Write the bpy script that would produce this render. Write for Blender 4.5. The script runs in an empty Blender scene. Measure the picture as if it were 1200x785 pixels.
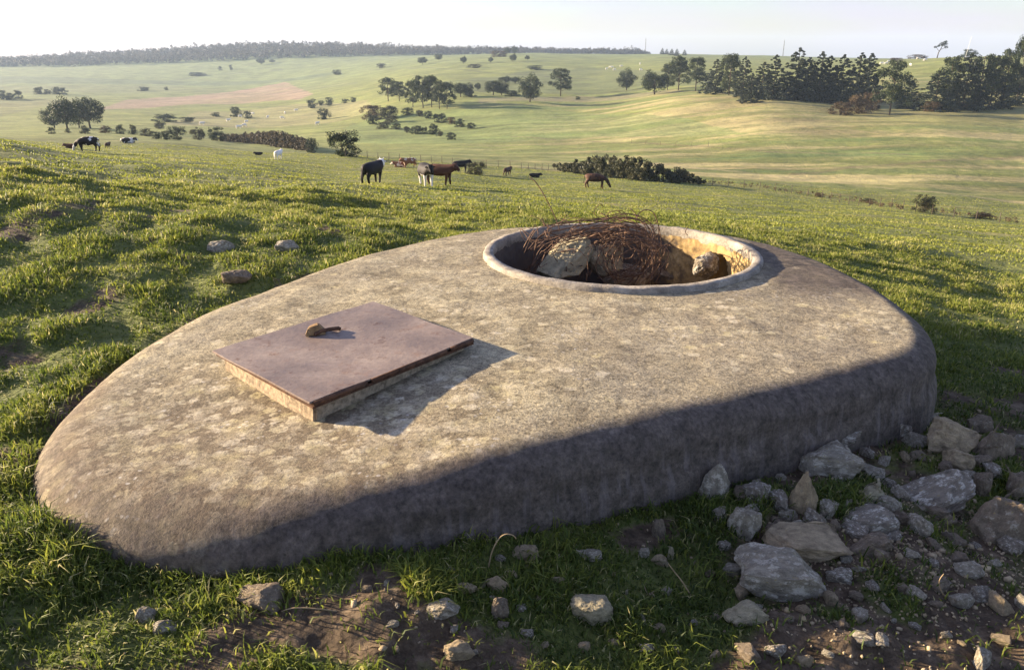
import bpy, bmesh, math, random
import numpy as np
from mathutils import Vector, Matrix, noise as mn
R = math.radians
rng = np.random.default_rng(7)
random.seed(7)
sc = bpy.context.scene
COL = sc.collection

# ------------------------------------------------------------------ camera numbers
CZ = 1.3; F = 933.33; HOR = 60.0
PITCH = math.atan((392.5-HOR)/F)
SUN_AZ = R(-18)      # direction the light travels, measured from +x
SUN_EL = R(13.5)

def ray(u, v):
    a = (u-600)/F; b = (392.5-v)/F
    return np.array([a, math.cos(PITCH)+b*math.sin(PITCH), -math.sin(PITCH)+b*math.cos(PITCH)])
def gv(v):
    d = ray(600, v); return d[2]/d[1]
def on_plane(u, v, z):
    d = ray(u, v); t = (z-CZ)/d[2]
    return np.array([d[0]*t, d[1]*t, z])

# ------------------------------------------------------------------ numpy noise
_perm = np.random.default_rng(3).permutation(512)
_perm = np.concatenate([_perm, _perm])
_gr = np.random.default_rng(4).uniform(0, 2*np.pi, 512)
_gx, _gy = np.cos(_gr), np.sin(_gr)
def pn(x, y):
    x = np.asarray(x, float); y = np.asarray(y, float)
    xi = np.floor(x).astype(int); yi = np.floor(y).astype(int)
    xf = x-xi; yf = y-yi
    def g(ix, iy):
        h = _perm[(_perm[ix & 511]+iy) & 511]
        return _gx[h], _gy[h]
    u = xf*xf*xf*(xf*(xf*6-15)+10); v = yf*yf*yf*(yf*(yf*6-15)+10)
    def dot(ix, iy, dx, dy):
        a, b = g(ix, iy); return a*dx+b*dy
    n00 = dot(xi, yi, xf, yf); n10 = dot(xi+1, yi, xf-1, yf)
    n01 = dot(xi, yi+1, xf, yf-1); n11 = dot(xi+1, yi+1, xf-1, yf-1)
    return 1.5*((n00*(1-u)+n10*u)*(1-v)+(n01*(1-u)+n11*u)*v)
def fbm(x, y, o=4, s=1.0):
    t = 0; a = 1; n = 0
    for i in range(o):
        t = t+a*pn(x*s+17.3*i, y*s-9.1*i); n += a; a *= .5; s *= 2.03
    return t/n
def sm(a, b, x):
    t = np.clip((x-a)/(b-a), 0, 1); return t*t*(3-2*t)

# ------------------------------------------------------------------ bunker outline (plan)
OUT = np.array([(2.25,4.35),(2.24,4.85),(2.12,5.5),(1.78,6.1),(1.15,6.42),(.14,6.5),(-.5,6.2),(-1.1,5.5),(-1.5,4.75),
   (-1.80,4.05),(-1.92,3.4),(-1.90,2.85),(-1.72,2.50),(-1.42,2.25),(-1.06,2.14),(-.70,2.14),(-.34,2.26),(0.03,2.44),(.42,2.63),
   (.8,2.83),(1.22,3.04),(1.65,3.27),(1.99,3.50),(2.18,3.86)], float)
def catmull(P, n=14, closed=True):
    N = len(P); o = []
    for i in range(N):
        p0, p1, p2, p3 = P[(i-1) % N], P[i], P[(i+1) % N], P[(i+2) % N]
        for k in range(n):
            t = k/n
            o.append(.5*((2*p1)+(-p0+p2)*t+(2*p0-5*p1+4*p2-p3)*t*t+(-p0+3*p1-3*p2+p3)*t**3))
    return np.array(o)
OUTC = catmull(OUT)
for _ in range(10):
    OUTC = .25*np.roll(OUTC, 1, 0)+.5*OUTC+.25*np.roll(OUTC, -1, 0)
def inpoly(P, x, y):
    x = np.asarray(x); y = np.asarray(y)
    ins = np.zeros(x.shape, bool); j = len(P)-1
    for i in range(len(P)):
        xi, yi = P[i]; xj, yj = P[j]
        c = ((yi > y) != (yj > y)) & (x < (xj-xi)*(y-yi)/((yj-yi) if yj != yi else 1e-9)+xi)
        ins ^= c; j = i
    return ins
def outdist(x, y):
    """signed distance to the bunker outline (negative inside)"""
    x = np.asarray(x, float); y = np.asarray(y, float)
    d = np.full(x.shape, 1e9)
    for p in OUTC[::4]:
        d = np.minimum(d, (x-p[0])**2+(y-p[1])**2)
    d = np.sqrt(d)
    return np.where(inpoly(OUTC[::4], x, y), -d, d)

# ------------------------------------------------------------------ terrain
YS = [8,12,25,50,70,95,115,150,200,250,300,350,450,600,850,1100,1500,1800]
TAB = {
-150:[222,196,160,160,164,163,162,160,156,152,148,142,131,119,106,94,80,77],
0:   [230,205,168,167,170,166,163,160,156,152,148,142,131,119,106,94,79,75],
100: [245,218,188,179,177,172,168,163,158,152,148,142,131,119,106,94,78,69],
200: [255,228,200,186,182,176,168,168,164,158,152,146,135,123,108,96,75,63],
300: [262,238,210,196,190,184,178,176,172,166,158,150,138,122,106,95,70,56],
400: [272,244,220,213,201,190,182,184,176,162,150,143,128,110,95,82,67,54],
500: [280,252,226,215,203,196,190,184,172,160,146,126,106,92,76,68,65,58],
600: [285,253,232,222,216,206,198,188,172,152,136,120,104,88,68,63,64,62],
700: [292,258,240,227,220,211,205,190,168,148,132,121,104,86,69,64,65,64],
800: [300,264,248,234,227,217,208,190,160,132,114,107,92,78,67,64,66,66],
900: [312,277,258,242,234,226,214,188,148,122,110,102,88,76,68,66,68,68],
1000:[326,290,265,252,244,236,218,186,148,130,114,100,84,73,70,69,69,69],
1100:[346,304,273,258,254,238,220,184,146,128,112,96,74,68,70,72,70,70],
1200:[368,318,280,266,262,244,224,186,150,128,110,90,68,64,70,72,70,70],
1350:[376,325,285,270,264,244,224,186,150,128,106,84,64,62,70,72,70,70]}
TU = sorted(TAB)
TA = np.array([(u-600)/F/1.02 for u in TU])
LY = np.log(np.array(YS+[2600, 6000], float))
TZ = []
for u in TU:
    zs = [CZ+Y*gv(v) for Y, v in zip(YS, TAB[u])]
    zs += [CZ+2600*gv(84), CZ+6000*gv(72)]
    TZ.append(zs)
TZ = np.array(TZ)
# resample smoothly in log distance
LG = np.linspace(LY[0], LY[-1], 500)
def pchip(x, y, q):
    h = np.diff(x); d = np.diff(y)/h
    m = np.zeros_like(y)
    for i in range(1, len(y)-1):
        m[i] = (d[i-1]*h[i]+d[i]*h[i-1])/(h[i]+h[i-1])
    m[0] = d[0]; m[-1] = d[-1]
    k = np.clip(np.searchsorted(x, q)-1, 0, len(x)-2)
    t = (q-x[k])/h[k]; hh = h[k]
    return (2*t**3-3*t*t+1)*y[k]+(t**3-2*t*t+t)*hh*m[k]+(-2*t**3+3*t*t)*y[k+1]+(t**3-t*t)*hh*m[k+1]
# store slope z/Y so that log-space curves stay gentle
GZ = np.array([pchip(LY, (r-CZ)/np.exp(LY), LG) for r in TZ])
AG = np.linspace(TA[0], TA[-1], 240)
G2 = np.array([pchip(TA, GZ[:, j], AG) for j in range(len(LG))]).T     # [a, logY]
k = np.array([1, 4, 6, 4, 1.])/16
for _ in range(6):
    G2 = np.apply_along_axis(lambda r: np.convolve(np.pad(r, 2, mode='edge'), k, 'valid'), 0, G2)
for _ in range(4):
    G2 = np.apply_along_axis(lambda r: np.convolve(np.pad(r, 2, mode='edge'), k, 'valid'), 1, G2)
def near_z(x, y):
    x = np.clip(x, -7, 6); y = np.clip(y, -4, 9)
    z = -.31-.09*np.maximum(0, x)+.02*np.maximum(0, -x)
    z = z+.035*np.maximum(0, y-2.2)*sm(-.2, -1.4, x)
    z = z-.03*np.maximum(0, y-3)*sm(0, 2, x)+.035*np.exp(-((x+1.2)**2+(y-2.0)**2)/.5)
    return z
def Z0(x, y):
    x = np.asarray(x, float); y = np.asarray(y, float)
    r = np.hypot(x, y)
    Ye = np.maximum(y, r*.72)
    a = np.clip(x/np.maximum(Ye, 1e-3), AG[0], AG[-1])
    a = np.where(y < 0, np.clip(a*1.0, AG[0], AG[-1]), a)
    l = np.clip(np.log(np.maximum(Ye, 8)), LG[0], LG[-1])
    ai = (a-AG[0])/(AG[1]-AG[0]); li = (l-LG[0])/(LG[1]-LG[0])
    i = np.clip(ai.astype(int), 0, len(AG)-2); j = np.clip(li.astype(int), 0, len(LG)-2)
    fa = ai-i; fl = li-j
    g = (G2[i, j]*(1-fa)+G2[i+1, j]*fa)*(1-fl)+(G2[i, j+1]*(1-fa)+G2[i+1, j+1]*fa)*fl
    zf = CZ+Ye*g
    w = sm(4.5, 9, Ye)
    return near_z(x, y)*(1-w)+zf*w
def soil(x, y):
    """0 = turf, 1 = bare trodden earth"""
    x = np.asarray(x, float); y = np.asarray(y, float)
    n = fbm(x, y, 4, 1.7)
    r = np.hypot(x, y)
    base = sm(.05, .45, n)*.55
    # rubble bank to the right, trodden strip in front and along the walls
    rub = sm(.3, 1.2, x)*sm(6.0, 4.4, y)*(1-sm(4.2, 5.2, x))
    fro = sm(3.0, 1.6, y)*sm(-2.2, -.9, x)
    wall = sm(.28, .02, outdist(x, y))*sm(-1.0,-1.5,x)*sm(2.6,3.4,y)
    m = np.clip(base+rub*(.44+.9*n)+fro*(.44+.9*n)+wall*.9, 0, 1)
    return m*sm(14, 7, r)
def rough(x, y):
    x = np.asarray(x, float); y = np.asarray(y, float)
    r = np.hypot(x, y)
    z = .062*fbm(x, y, 3, 2.1)*sm(30, 10, r)*(1-.45*sm(.5, 2.5, x))                 # tussocks
    z = z+.085*fbm(x+5, y, 3, .62)*sm(90, 20, r)*(1-.6*sm(0, 2.5, x))
    z = z+.014*fbm(x, y+7, 3, 9.0)*sm(12, 6, r)
    z = z+.30*fbm(x, y, 3, .11)*sm(4, 18, r)*sm(1500, 300, r)
    z = z+1.2*fbm(x, y, 3, .016)*sm(120, 400, r)
    # terrace on the left knoll
    z = z+.16*sm(-.5, .6, fbm(x*.5+3, y*1.6, 2, .35))*sm(-1.8, -3.5, x)*sm(6, 9, y)*sm(40, 16, y)
    # rubble bank stands proud
    z = z+.10*np.exp(-((x-2.1)**2/1.2+(y-3.0)**2/.5))+.10*np.exp(-((x-3.0)**2/.5+(y-4.0)**2/.5))
    z = z-.14*np.exp(-((x-2.55)**2/.5+(y-2.75)**2/.10))
    z = z+.035*fbm(x+3, y+9, 3, 3.4)*sm(.2, 1, x)*sm(5.5, 4.5, y)
    return z
def Z(x, y):
    z = Z0(x, y)+rough(x, y)
    x = np.asarray(x, float)
    d = outdist(x, y) if np.any((np.abs(x) < 3) & (np.abs(np.asarray(y)-4.3) < 3)) else np.full(np.shape(z), 9.)
    return np.where(d < -.12, -1.5, z)
def locate(u, v, near=5.0):
    """where the line of sight through a spot of the photograph meets the land"""
    d = ray(u, v)
    t = np.exp(np.linspace(math.log(near), math.log(3000), 6000))
    zz = CZ+d[2]*t; zt = Z(d[0]*t, d[1]*t)
    hit = np.where(zz <= zt)[0]
    if len(hit) == 0 or (u > 1000 and v > 50 and t[hit[0]] > 750):
        m_ = (t > 60) & (t < (650 if u > 1000 else 2200)); k = int(np.argmin(np.where(m_, (zz-zt)/t, 9)))
    else: k = int(hit[0])
    x, y = d[0]*t[k], d[1]*t[k]
    return x, y, float(Z(x, y))

# ------------------------------------------------------------------ object helpers
def link(o, parent=None):
    COL.objects.link(o)
    if parent is not None: o.parent = parent
    return o
def tag(o, label=None, cat=None, group=None, kind=None):
    if label: o['label'] = label
    if cat: o['category'] = cat
    if group: o['group'] = group
    if kind: o['kind'] = kind
    return o
def empty(name, loc, rz=0):
    o = bpy.data.objects.new(name, None); o.location = loc; o.rotation_euler.z = rz
    o.empty_display_size = .2
    return link(o)
def mesh(name, V, Fc, mat, parent=None, smooth=True, attrs=None, colors=None):
    me = bpy.data.meshes.new(name)
    V = np.asarray(V, np.float32)
    if isinstance(Fc, np.ndarray) and Fc.ndim == 2:
        n, kk = Fc.shape
        me.vertices.add(len(V)); me.vertices.foreach_set('co', V.ravel())
        me.loops.add(n*kk); me.loops.foreach_set('vertex_index', Fc.astype(np.int32).ravel())
        me.polygons.add(n); me.polygons.foreach_set('loop_start', np.arange(0, n*kk, kk, dtype=np.int32))
        me.polygons.foreach_set('loop_total', np.full(n, kk, np.int32))
    else:
        me.from_pydata([tuple(map(float, p)) for p in V], [], [tuple(int(i) for i in f) for f in Fc])
    me.update(calc_edges=True); me.validate()
    if smooth: me.polygons.foreach_set('use_smooth', np.ones(len(me.polygons), bool))
    for nme, arr in (attrs or {}).items():
        at = me.attributes.new(nme, 'FLOAT', 'POINT'); at.data.foreach_set('value', np.asarray(arr, np.float32))
    for nme, arr in (colors or {}).items():
        at = me.attributes.new(nme, 'FLOAT_COLOR', 'POINT')
        c = np.ones((len(V), 4), np.float32); c[:, :3] = arr
        at.data.foreach_set('color', c.ravel())
    o = bpy.data.objects.new(name, me)
    if mat: me.materials.append(mat)
    return link(o, parent)
def from_bm(name, bm, mat, parent=None, smooth=True):
    me = bpy.data.meshes.new(name); bm.to_mesh(me); bm.free()
    if smooth: me.polygons.foreach_set('use_smooth', np.ones(len(me.polygons), bool))
    if mat: me.materials.append(mat)
    return link(bpy.data.objects.new(name, me), parent)

# ------------------------------------------------------------------ materials
class NT:
    def __init__(s, name):
        s.m = bpy.data.materials.new(name); s.m.use_nodes = True
        s.t = s.m.node_tree; s.n = s.t.nodes; s.l = s.t.links
        s.b = s.n['Principled BSDF']; s.o = s.n['Material Output']
        s.b.inputs['Specular IOR Level'].default_value = .25
        s.co = s.n.new('ShaderNodeTexCoord').outputs['Object']
    def new(s, k, **kw):
        n = s.n.new(k)
        for a, b in kw.items(): setattr(n, a, b)
        return n
    def noise(s, scale, detail=6, rough=.6, vec=None, dist=0):
        n = s.new('ShaderNodeTexNoise'); n.inputs['Scale'].default_value = scale
        n.inputs['Detail'].default_value = detail; n.inputs['Roughness'].default_value = rough
        n.inputs['Distortion'].default_value = dist
        s.l.new(vec or s.co, n.inputs['Vector']); return n.outputs['Fac']
    def voro(s, scale, feature='F1', vec=None, out='Distance', rnd=1):
        n = s.new('ShaderNodeTexVoronoi', feature=feature); n.inputs['Scale'].default_value = scale
        n.inputs['Randomness'].default_value = rnd
        s.l.new(vec or s.co, n.inputs['Vector']); return n.outputs[out]
    def ramp(s, fac, *st):
        n = s.new('ShaderNodeValToRGB'); e = n.color_ramp.elements
        while len(e) < len(st): e.new(.5)
        for q, (p, c) in zip(e, st):
            q.position = p; q.color = (*c, 1) if not isinstance(c, (int, float)) else (c, c, c, 1)
        s.l.new(fac, n.inputs[0]); return n.outputs[0]
    def mix(s, fac, a, b, mode='MIX'):
        n = s.new('ShaderNodeMix', data_type='RGBA', blend_type=mode)
        for i, val in ((0, fac), (6, a), (7, b)):
            if isinstance(val, (int, float)): n.inputs[i].default_value = val
            elif isinstance(val, tuple): n.inputs[i].default_value = (*val, 1)
            else: s.l.new(val, n.inputs[i])
        return n.outputs[2]
    def math(s, op, a, b=0, clamp=False):
        n = s.new('ShaderNodeMath', operation=op); n.use_clamp = clamp
        for i, val in ((0, a), (1, b)):
            if isinstance(val, (int, float)): n.inputs[i].default_value = val
            else: s.l.new(val, n.inputs[i])
        return n.outputs[0]
    def attr(s, name, out='Fac'):
        n = s.new('ShaderNodeAttribute', attribute_name=name); return n.outputs[out]
    def bump(s, h, strength=.5, dist=.02, prev=None):
        n = s.new('ShaderNodeBump'); n.inputs['Strength'].default_value = strength
        n.inputs['Distance'].default_value = dist; s.l.new(h, n.inputs['Height'])
        if prev: s.l.new(prev, n.inputs['Normal'])
        return n.outputs[0]
    def set(s, col=None, rough=None, nrm=None, metal=None):
        for k2, val in (('Base Color', col), ('Roughness', rough), ('Normal', nrm), ('Metallic', metal)):
            if val is None: continue
            if isinstance(val, (int, float)): s.b.inputs[k2].default_value = val
            elif isinstance(val, tuple): s.b.inputs[k2].default_value = (*val, 1)
            else: s.l.new(val, s.b.inputs[k2])
        return s.m

def mat_ground():
    s = NT('turf_and_earth')
    c = s.attr('field', 'Color'); so = s.attr('soil')
    n1 = s.noise(.6, 8, .65); n2 = s.noise(6, 8, .7); n3 = s.noise(45, 5, .7)
    mpx = s.new('ShaderNodeMapping'); mpx.inputs['Scale'].default_value = (.18, .9, 0); s.l.new(s.co, mpx.inputs[0])
    nx = s.noise(1.0, 8, .75, vec=mpx.outputs[0])
    c = s.mix(.85, c, s.ramp(nx, (.34, (.62, .66, .6)), (.5, (1, 1, 1)), (.66, (1.45, 1.35, 1.3))), 'MULTIPLY')
    col = s.mix(.75, c, s.ramp(n1, (.3, (.6, .66, .55)), (.55, (1, 1, 1)), (.75, (1.35, 1.2, 1.1))), 'MULTIPLY')
    col = s.mix(.8, col, s.ramp(n2, (.32, (.55, .6, .5)), (.55, (1, 1, 1)), (.72, (1.4, 1.25, 1.2))), 'MULTIPLY')
    earth = s.ramp(s.noise(11, 8, .75), (.3, (.036, .026, .016)), (.5, (.10, .070, .042)), (.62, (.19, .14, .088)), (.8, (.32, .26, .18)))
    edge = s.math('ADD', so, s.math('MULTIPLY', s.math('SUBTRACT', n2, .5), .9))
    col = s.mix(s.ramp(edge, (.32, 0.), (.55, 1.)), col, earth)
    h = s.math('ADD', s.math('MULTIPLY', n2, .6), s.math('MULTIPLY', n3, .4))
    nb = s.bump(h, .9, .05)
    nb = s.bump(s.noise(.9, 6, .7), .8, .35, nb)
    return s.set(col, .95, nb)
def mat_blade(name, stops, transl=.35, rough=.6):
    s = NT(name)
    c = s.ramp(s.attr('tone'), *stops)
    s.set(c, rough); s.b.inputs['Specular IOR Level'].default_value = .3
    tr = s.new('ShaderNodeBsdfTranslucent'); s.l.new(c, tr.inputs[0])
    mx = s.new('ShaderNodeMixShader'); mx.inputs[0].default_value = transl
    s.l.new(s.b.outputs[0], mx.inputs[1]); s.l.new(tr.outputs[0], mx.inputs[2])
    s.l.new(mx.outputs[0], s.o.inputs[0]); return s.m
def mat_concrete():
    s = NT('weathered_concrete')
    big = s.noise(1.1, 6, .6); med = s.noise(5.5, 8, .65); fine = s.noise(55, 8, .75); speck = s.noise(150, 3, .6)
    col = s.ramp(med, (.30, (.155, .128, .080)), (.48, (.330, .285, .180)), (.66, (.485, .430, .285)))
    col = s.mix(s.ramp(big, (.42, 0.), (.66, .55)), col, (.245, .215, .165))
    col = s.mix(.85, col, s.ramp(fine, (.34, (.38, .36, .34)), (.5, (1, 1, 1)), (.68, (1.5, 1.45, 1.35))), 'MULTIPLY')
    col = s.mix(.9, col, s.ramp(s.noise(24, 8, .8), (.36, (.55, .52, .48)), (.5, (1, 1, 1)), (.66, (1.3, 1.27, 1.2))), 'MULTIPLY')
    col = s.mix(.8, col, s.ramp(speck, (.36, (.35, .34, .32)), (.5, (1, 1, 1)), (.7, (1.35, 1.3, 1.25))), 'MULTIPLY')
    # lichen rosettes, thickest on the near end of the roof
    w = s.new('ShaderNodeVectorMath', operation='ADD'); nz = s.new('ShaderNodeTexNoise'); nz.inputs['Scale'].default_value = 14
    s.l.new(s.co, nz.inputs['Vector'])
    sc_ = s.new('ShaderNodeVectorMath', operation='SCALE'); sc_.inputs[3].default_value = .06
    s.l.new(nz.outputs['Color'], sc_.inputs[0]); s.l.new(s.co, w.inputs[0]); s.l.new(sc_.outputs[0], w.inputs[1])
    lich = s.attr('lichen')
    v1 = s.voro(13, vec=w.outputs[0]); v2 = s.voro(27, vec=w.outputs[0])
    cellr = s.voro(13, vec=w.outputs[0], out='Color'); 
    sel = s.math('LESS_THAN', s.new('ShaderNodeSeparateColor').outputs[0], .5)
    sepn = s.n.new('ShaderNodeSeparateColor'); s.l.new(cellr, sepn.inputs[0])
    pick = s.math('GREATER_THAN', s.math('ADD', s.math('MULTIPLY', sepn.outputs[0], .8), s.math('MULTIPLY', lich, .80)), .70)
    irr = s.math('ADD', v1, s.math('MULTIPLY', s.math('SUBTRACT', s.noise(38, 5, .7), .5), .75))
    ros = s.math('MULTIPLY', s.ramp(irr, (.36, 1.), (.44, 0.)), pick)
    blot = s.ramp(s.math('ADD', s.noise(10, 8, .72), s.math('MULTIPLY', lich, .07)), (.545, 0.), (.58, 1.))
    ros = s.math('MAXIMUM', ros, s.math('MULTIPLY', blot, s.ramp(lich, (.1, .12), (.7, .5))))
    endb = s.ramp(s.math('ADD', lich, s.math('MULTIPLY', s.math('SUBTRACT', big, .5), 1.2)), (.3, 0.), (.9, .75))
    br = s.attr('brown')
    endb = s.math('MAXIMUM', endb, s.math('MULTIPLY', br, .95))
    ros = s.math('MULTIPLY', ros, s.math('SUBTRACT', 1, s.math('MULTIPLY', br, .55)))
    col = s.mix(endb, col, s.ramp(fine, (.3, (.055, .040, .026)), (.6, (.165, .122, .076))))
    lc = s.ramp(s.noise(9, 4, .6), (.35, (.42, .36, .19)), (.6, (.54, .475, .34)))
    lc = s.mix(.8, lc, s.ramp(fine, (.3, (.55, .54, .5)), (.5, (1, 1, 1)), (.7, (1.3, 1.3, 1.25))), 'MULTIPLY')
    col = s.mix(s.math('MULTIPLY', ros, s.ramp(fine, (.3, .35), (.6, .85))), col, lc)
    sm2 = s.math('MULTIPLY', s.ramp(v2, (.16, 1.), (.26, 0.)), s.ramp(s.noise(3, 4, .6), (.5, 0.), (.62, 1.)))
    col = s.mix(s.math('MULTIPLY', sm2, .55), col, (.55, .52, .46))
    # black algae staining on the sides and beyond the turret ring
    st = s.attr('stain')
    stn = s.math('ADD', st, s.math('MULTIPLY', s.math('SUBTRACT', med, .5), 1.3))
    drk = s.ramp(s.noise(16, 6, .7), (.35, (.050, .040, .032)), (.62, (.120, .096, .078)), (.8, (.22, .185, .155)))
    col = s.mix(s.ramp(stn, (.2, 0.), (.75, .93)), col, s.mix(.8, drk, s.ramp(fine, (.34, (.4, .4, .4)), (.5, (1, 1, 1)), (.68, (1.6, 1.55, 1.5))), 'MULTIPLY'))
    # pale vertical runs on the walls
    mp = s.new('ShaderNodeMapping'); mp.inputs['Scale'].default_value = (26, 26, 1.2); s.l.new(s.co, mp.inputs[0])
    run = s.noise(1, 4, .6, vec=mp.outputs[0])
    col = s.mix(s.math('MULTIPLY', s.ramp(run, (.52, 0.), (.72, .55)), s.attr('wall')), col, (.24, .205, .19))
    dk = s.ramp(s.voro(9), (.035, 1.), (.06, 0.))
    col = s.mix(s.math('MULTIPLY', dk, s.ramp(s.noise(4), (.5, 0.), (.56, .8))), col, (.05, .04, .03))
    crk = s.math('ADD', s.voro(1.1, feature='DISTANCE_TO_EDGE', vec=w.outputs[0]), s.math('MULTIPLY', s.ramp(big, (.45, .1), (.55, 0.)), 1.))
    col = s.mix(s.ramp(crk, (.001, .4), (.004, 0.)), col, (.04, .03, .02))
    h = s.math('ADD', s.math('MULTIPLY', fine, .7), s.math('MULTIPLY', speck, .3))
    nb = s.bump(h, .55, .012); nb = s.bump(med, .35, .03, nb)
    return s.set(col, .92, nb)
def mat_ring():
    s = NT('ring_concrete')
    fine = s.noise(60, 8, .7); med = s.noise(8, 6, .6)
    col = s.ramp(med, (.3, (.15, .13, .105)), (.55, (.32, .285, .23)), (.8, (.48, .44, .36)))
    col = s.mix(.8, col, s.ramp(fine, (.3, (.5, .5, .5)), (.5, (1, 1, 1)), (.7, (1.3, 1.3, 1.25))), 'MULTIPLY')
    return s.set(col, .9, s.bump(fine, .6, .012))
def mat_pit(name='pit_wall_render'):
    s = NT(name)
    n = s.noise(12, 8, .7); v = s.voro(22, feature='DISTANCE_TO_EDGE')
    col = s.ramp(n, (.3, (.18, .115, .05)), (.55, (.40, .28, .12)), (.75, (.56, .42, .22)))
    col = s.mix(s.ramp(s.noise(30, 6, .7), (.5, 0.), (.7, .6)), col, (.2, .15, .09))
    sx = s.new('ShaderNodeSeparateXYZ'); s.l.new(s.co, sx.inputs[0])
    pit_shade = s.math('ADD', s.math('MULTIPLY', s.math('SUBTRACT', n, .5), 1.0), sx.outputs[0])  # shade on the pit's left and back, painted into the wall colour
    if name == 'pit_wall_render': col = s.mix(s.ramp(s.math('MULTIPLY', pit_shade, .85), (.75, .9), (1.0, 0.)), col, (.060, .055, .058))
    return s.set(col, .95, s.bump(n, .5, .015))
def mat_steel():
    s = NT('rusted_steel_plate')
    n = s.noise(3.2, 8, .65); f = s.noise(38, 6, .7)
    col = s.ramp(n, (.3, (.165, .12, .092)), (.52, (.25, .192, .155)), (.72, (.33, .27, .225)))
    col = s.mix(s.ramp(s.noise(7, 6, .7), (.55, 0.), (.72, .6)), col, (.23, .125, .07))
    col = s.mix(.5, col, s.ramp(f, (.3, (.7, .7, .7)), (.7, (1.25, 1.25, 1.25))), 'MULTIPLY')
    blot = s.ramp(s.noise(13, 8, .75), (.56, 0.), (.66, .8))
    col = s.mix(blot, col, (.12, .065, .042))
    mp = s.new('ShaderNodeMapping'); mp.inputs['Rotation'].default_value = (0, 0, .85); mp.inputs['Scale'].default_value = (3, 60, 3); s.l.new(s.co, mp.inputs[0])
    col = s.mix(s.ramp(s.noise(1, 5, .7, vec=mp.outputs[0]), (.58, 0.), (.75, .45)), col, (.38, .31, .29))
    return s.set(col, s.ramp(n, (.3, .42), (.7, .72)), s.bump(s.noise(9, 6, .7), .3, .012, s.bump(f, .3, .004)), .25)
def mat_rust(name='rusty_iron', a=(.035, .020, .014), b=(.17, .085, .045)):
    s = NT(name); n = s.noise(25, 6, .7)
    return s.set(s.ramp(n, (.3, a), (.7, b)), .8, s.bump(n, .5, .004), .2)
def mat_rock(name, base, lich, amt):
    s = NT(name)
    n = s.noise(2.6, 8, .7); f = s.noise(22, 8, .8); w = s.noise(3.2, 8, .78)
    col = s.ramp(n, (.28, tuple(c*.42 for c in base)), (.52, base), (.75, tuple(min(.8, c*1.5) for c in base)))
    col = s.mix(.8, col, s.ramp(f, (.3, (.5, .5, .5)), (.5, (1, 1, 1)), (.72, (1.35, 1.35, 1.3))), 'MULTIPLY')
    k2 = s.ramp(w, (.60-amt, 0.), (.66-amt, 1.))
    col = s.mix(s.math('MULTIPLY', k2, .85), col, lich)
    k3 = s.ramp(s.math('ADD', s.voro(7), s.math('MULTIPLY', s.math('SUBTRACT', f, .5), .5)), (.16, 1.), (.24, 0.))
    col = s.mix(s.math('MULTIPLY', k3, s.ramp(s.noise(5), (.5, 0.), (.58, .75))), col, (.42, .33, .12))
    nb = s.bump(n, .5, .03); nb = s.bump(f, .8, .02, nb)
    return s.set(col, .93, nb)
def mat_plain(name, c, rough=.8, var=.3, scale=8, metal=0):
    s = NT(name); n = s.noise(scale, 5, .6)
    return s.set(s.ramp(n, (.3, tuple(x*(1-var) for x in c)), (.7, tuple(min(1, x*(1+var)) for x in c))), rough, s.bump(n, .3, .01), metal)
def mat_hide(name, a, b, thr, scale=1.3):
    s = NT(name); n = s.noise(scale, 2, .5, dist=.3)
    return s.set(s.ramp(n, (thr-.01, a), (thr+.01, b)), .7)

M = {}
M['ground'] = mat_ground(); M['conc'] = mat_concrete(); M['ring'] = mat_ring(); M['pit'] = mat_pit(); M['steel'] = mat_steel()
M['rust'] = mat_rust(); M['wire'] = mat_rust('rusty_wire', (.040, .024, .017), (.27, .165, .105))
M['debris'] = mat_plain('pit_debris', (.05, .036, .025), .95, .6, 14)
M['grass'] = mat_blade('grass_blade', [(0., (.026, .044, .012)), (.4, (.10, .140, .022)), (.72, (.27, .29, .045)), (1., (.50, .44, .21))], .45)
M['leafA'] = mat_blade('leaf_dark_green', [(0., (.010, .020, .008)), (.6, (.028, .046, .014)), (1., (.07, .085, .025))], .22)
M['leafB'] = mat_blade('leaf_olive', [(0., (.022, .028, .012)), (.6, (.055, .058, .024)), (1., (.105, .095, .04))], .25)
M['leafC'] = mat_blade('leaf_brown', [(0., (.04, .028, .014)), (.6, (.10, .068, .032)), (1., (.17, .12, .055))], .25)
M['leafH'] = mat_blade('leaf_hedge_brown', [(0., (.03, .026, .014)), (.6, (.08, .062, .032)), (1., (.15, .115, .055))], .25)
M['needle'] = mat_blade('spruce_needle', [(0., (.009, .017, .011)), (.6, (.024, .037, .020)), (1., (.046, .058, .028))], .15)
M['bark'] = mat_plain('bark', (.07, .052, .038), .95, .5, 6)
M['bramble'] = mat_plain('dry_stem', (.30, .22, .12), .8, .3, 20)
M['rockA'] = mat_rock('limestone_grey', (.38, .33, .24), (.72, .66, .52), .08)
M['rockB'] = mat_rock('limestone_tan', (.46, .36, .22), (.46, .41, .31), -.02)
M['rockC'] = mat_rock('limestone_brown', (.28, .22, .15), (.54, .48, .37), .04)
M['rockD'] = mat_rock('stone_white_lichen', (.30, .255, .19), (.78, .73, .60), .08)
M['rockE'] = mat_rock('flint_pale', (.48, .42, .27), (.58, .54, .42), -.1)

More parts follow.
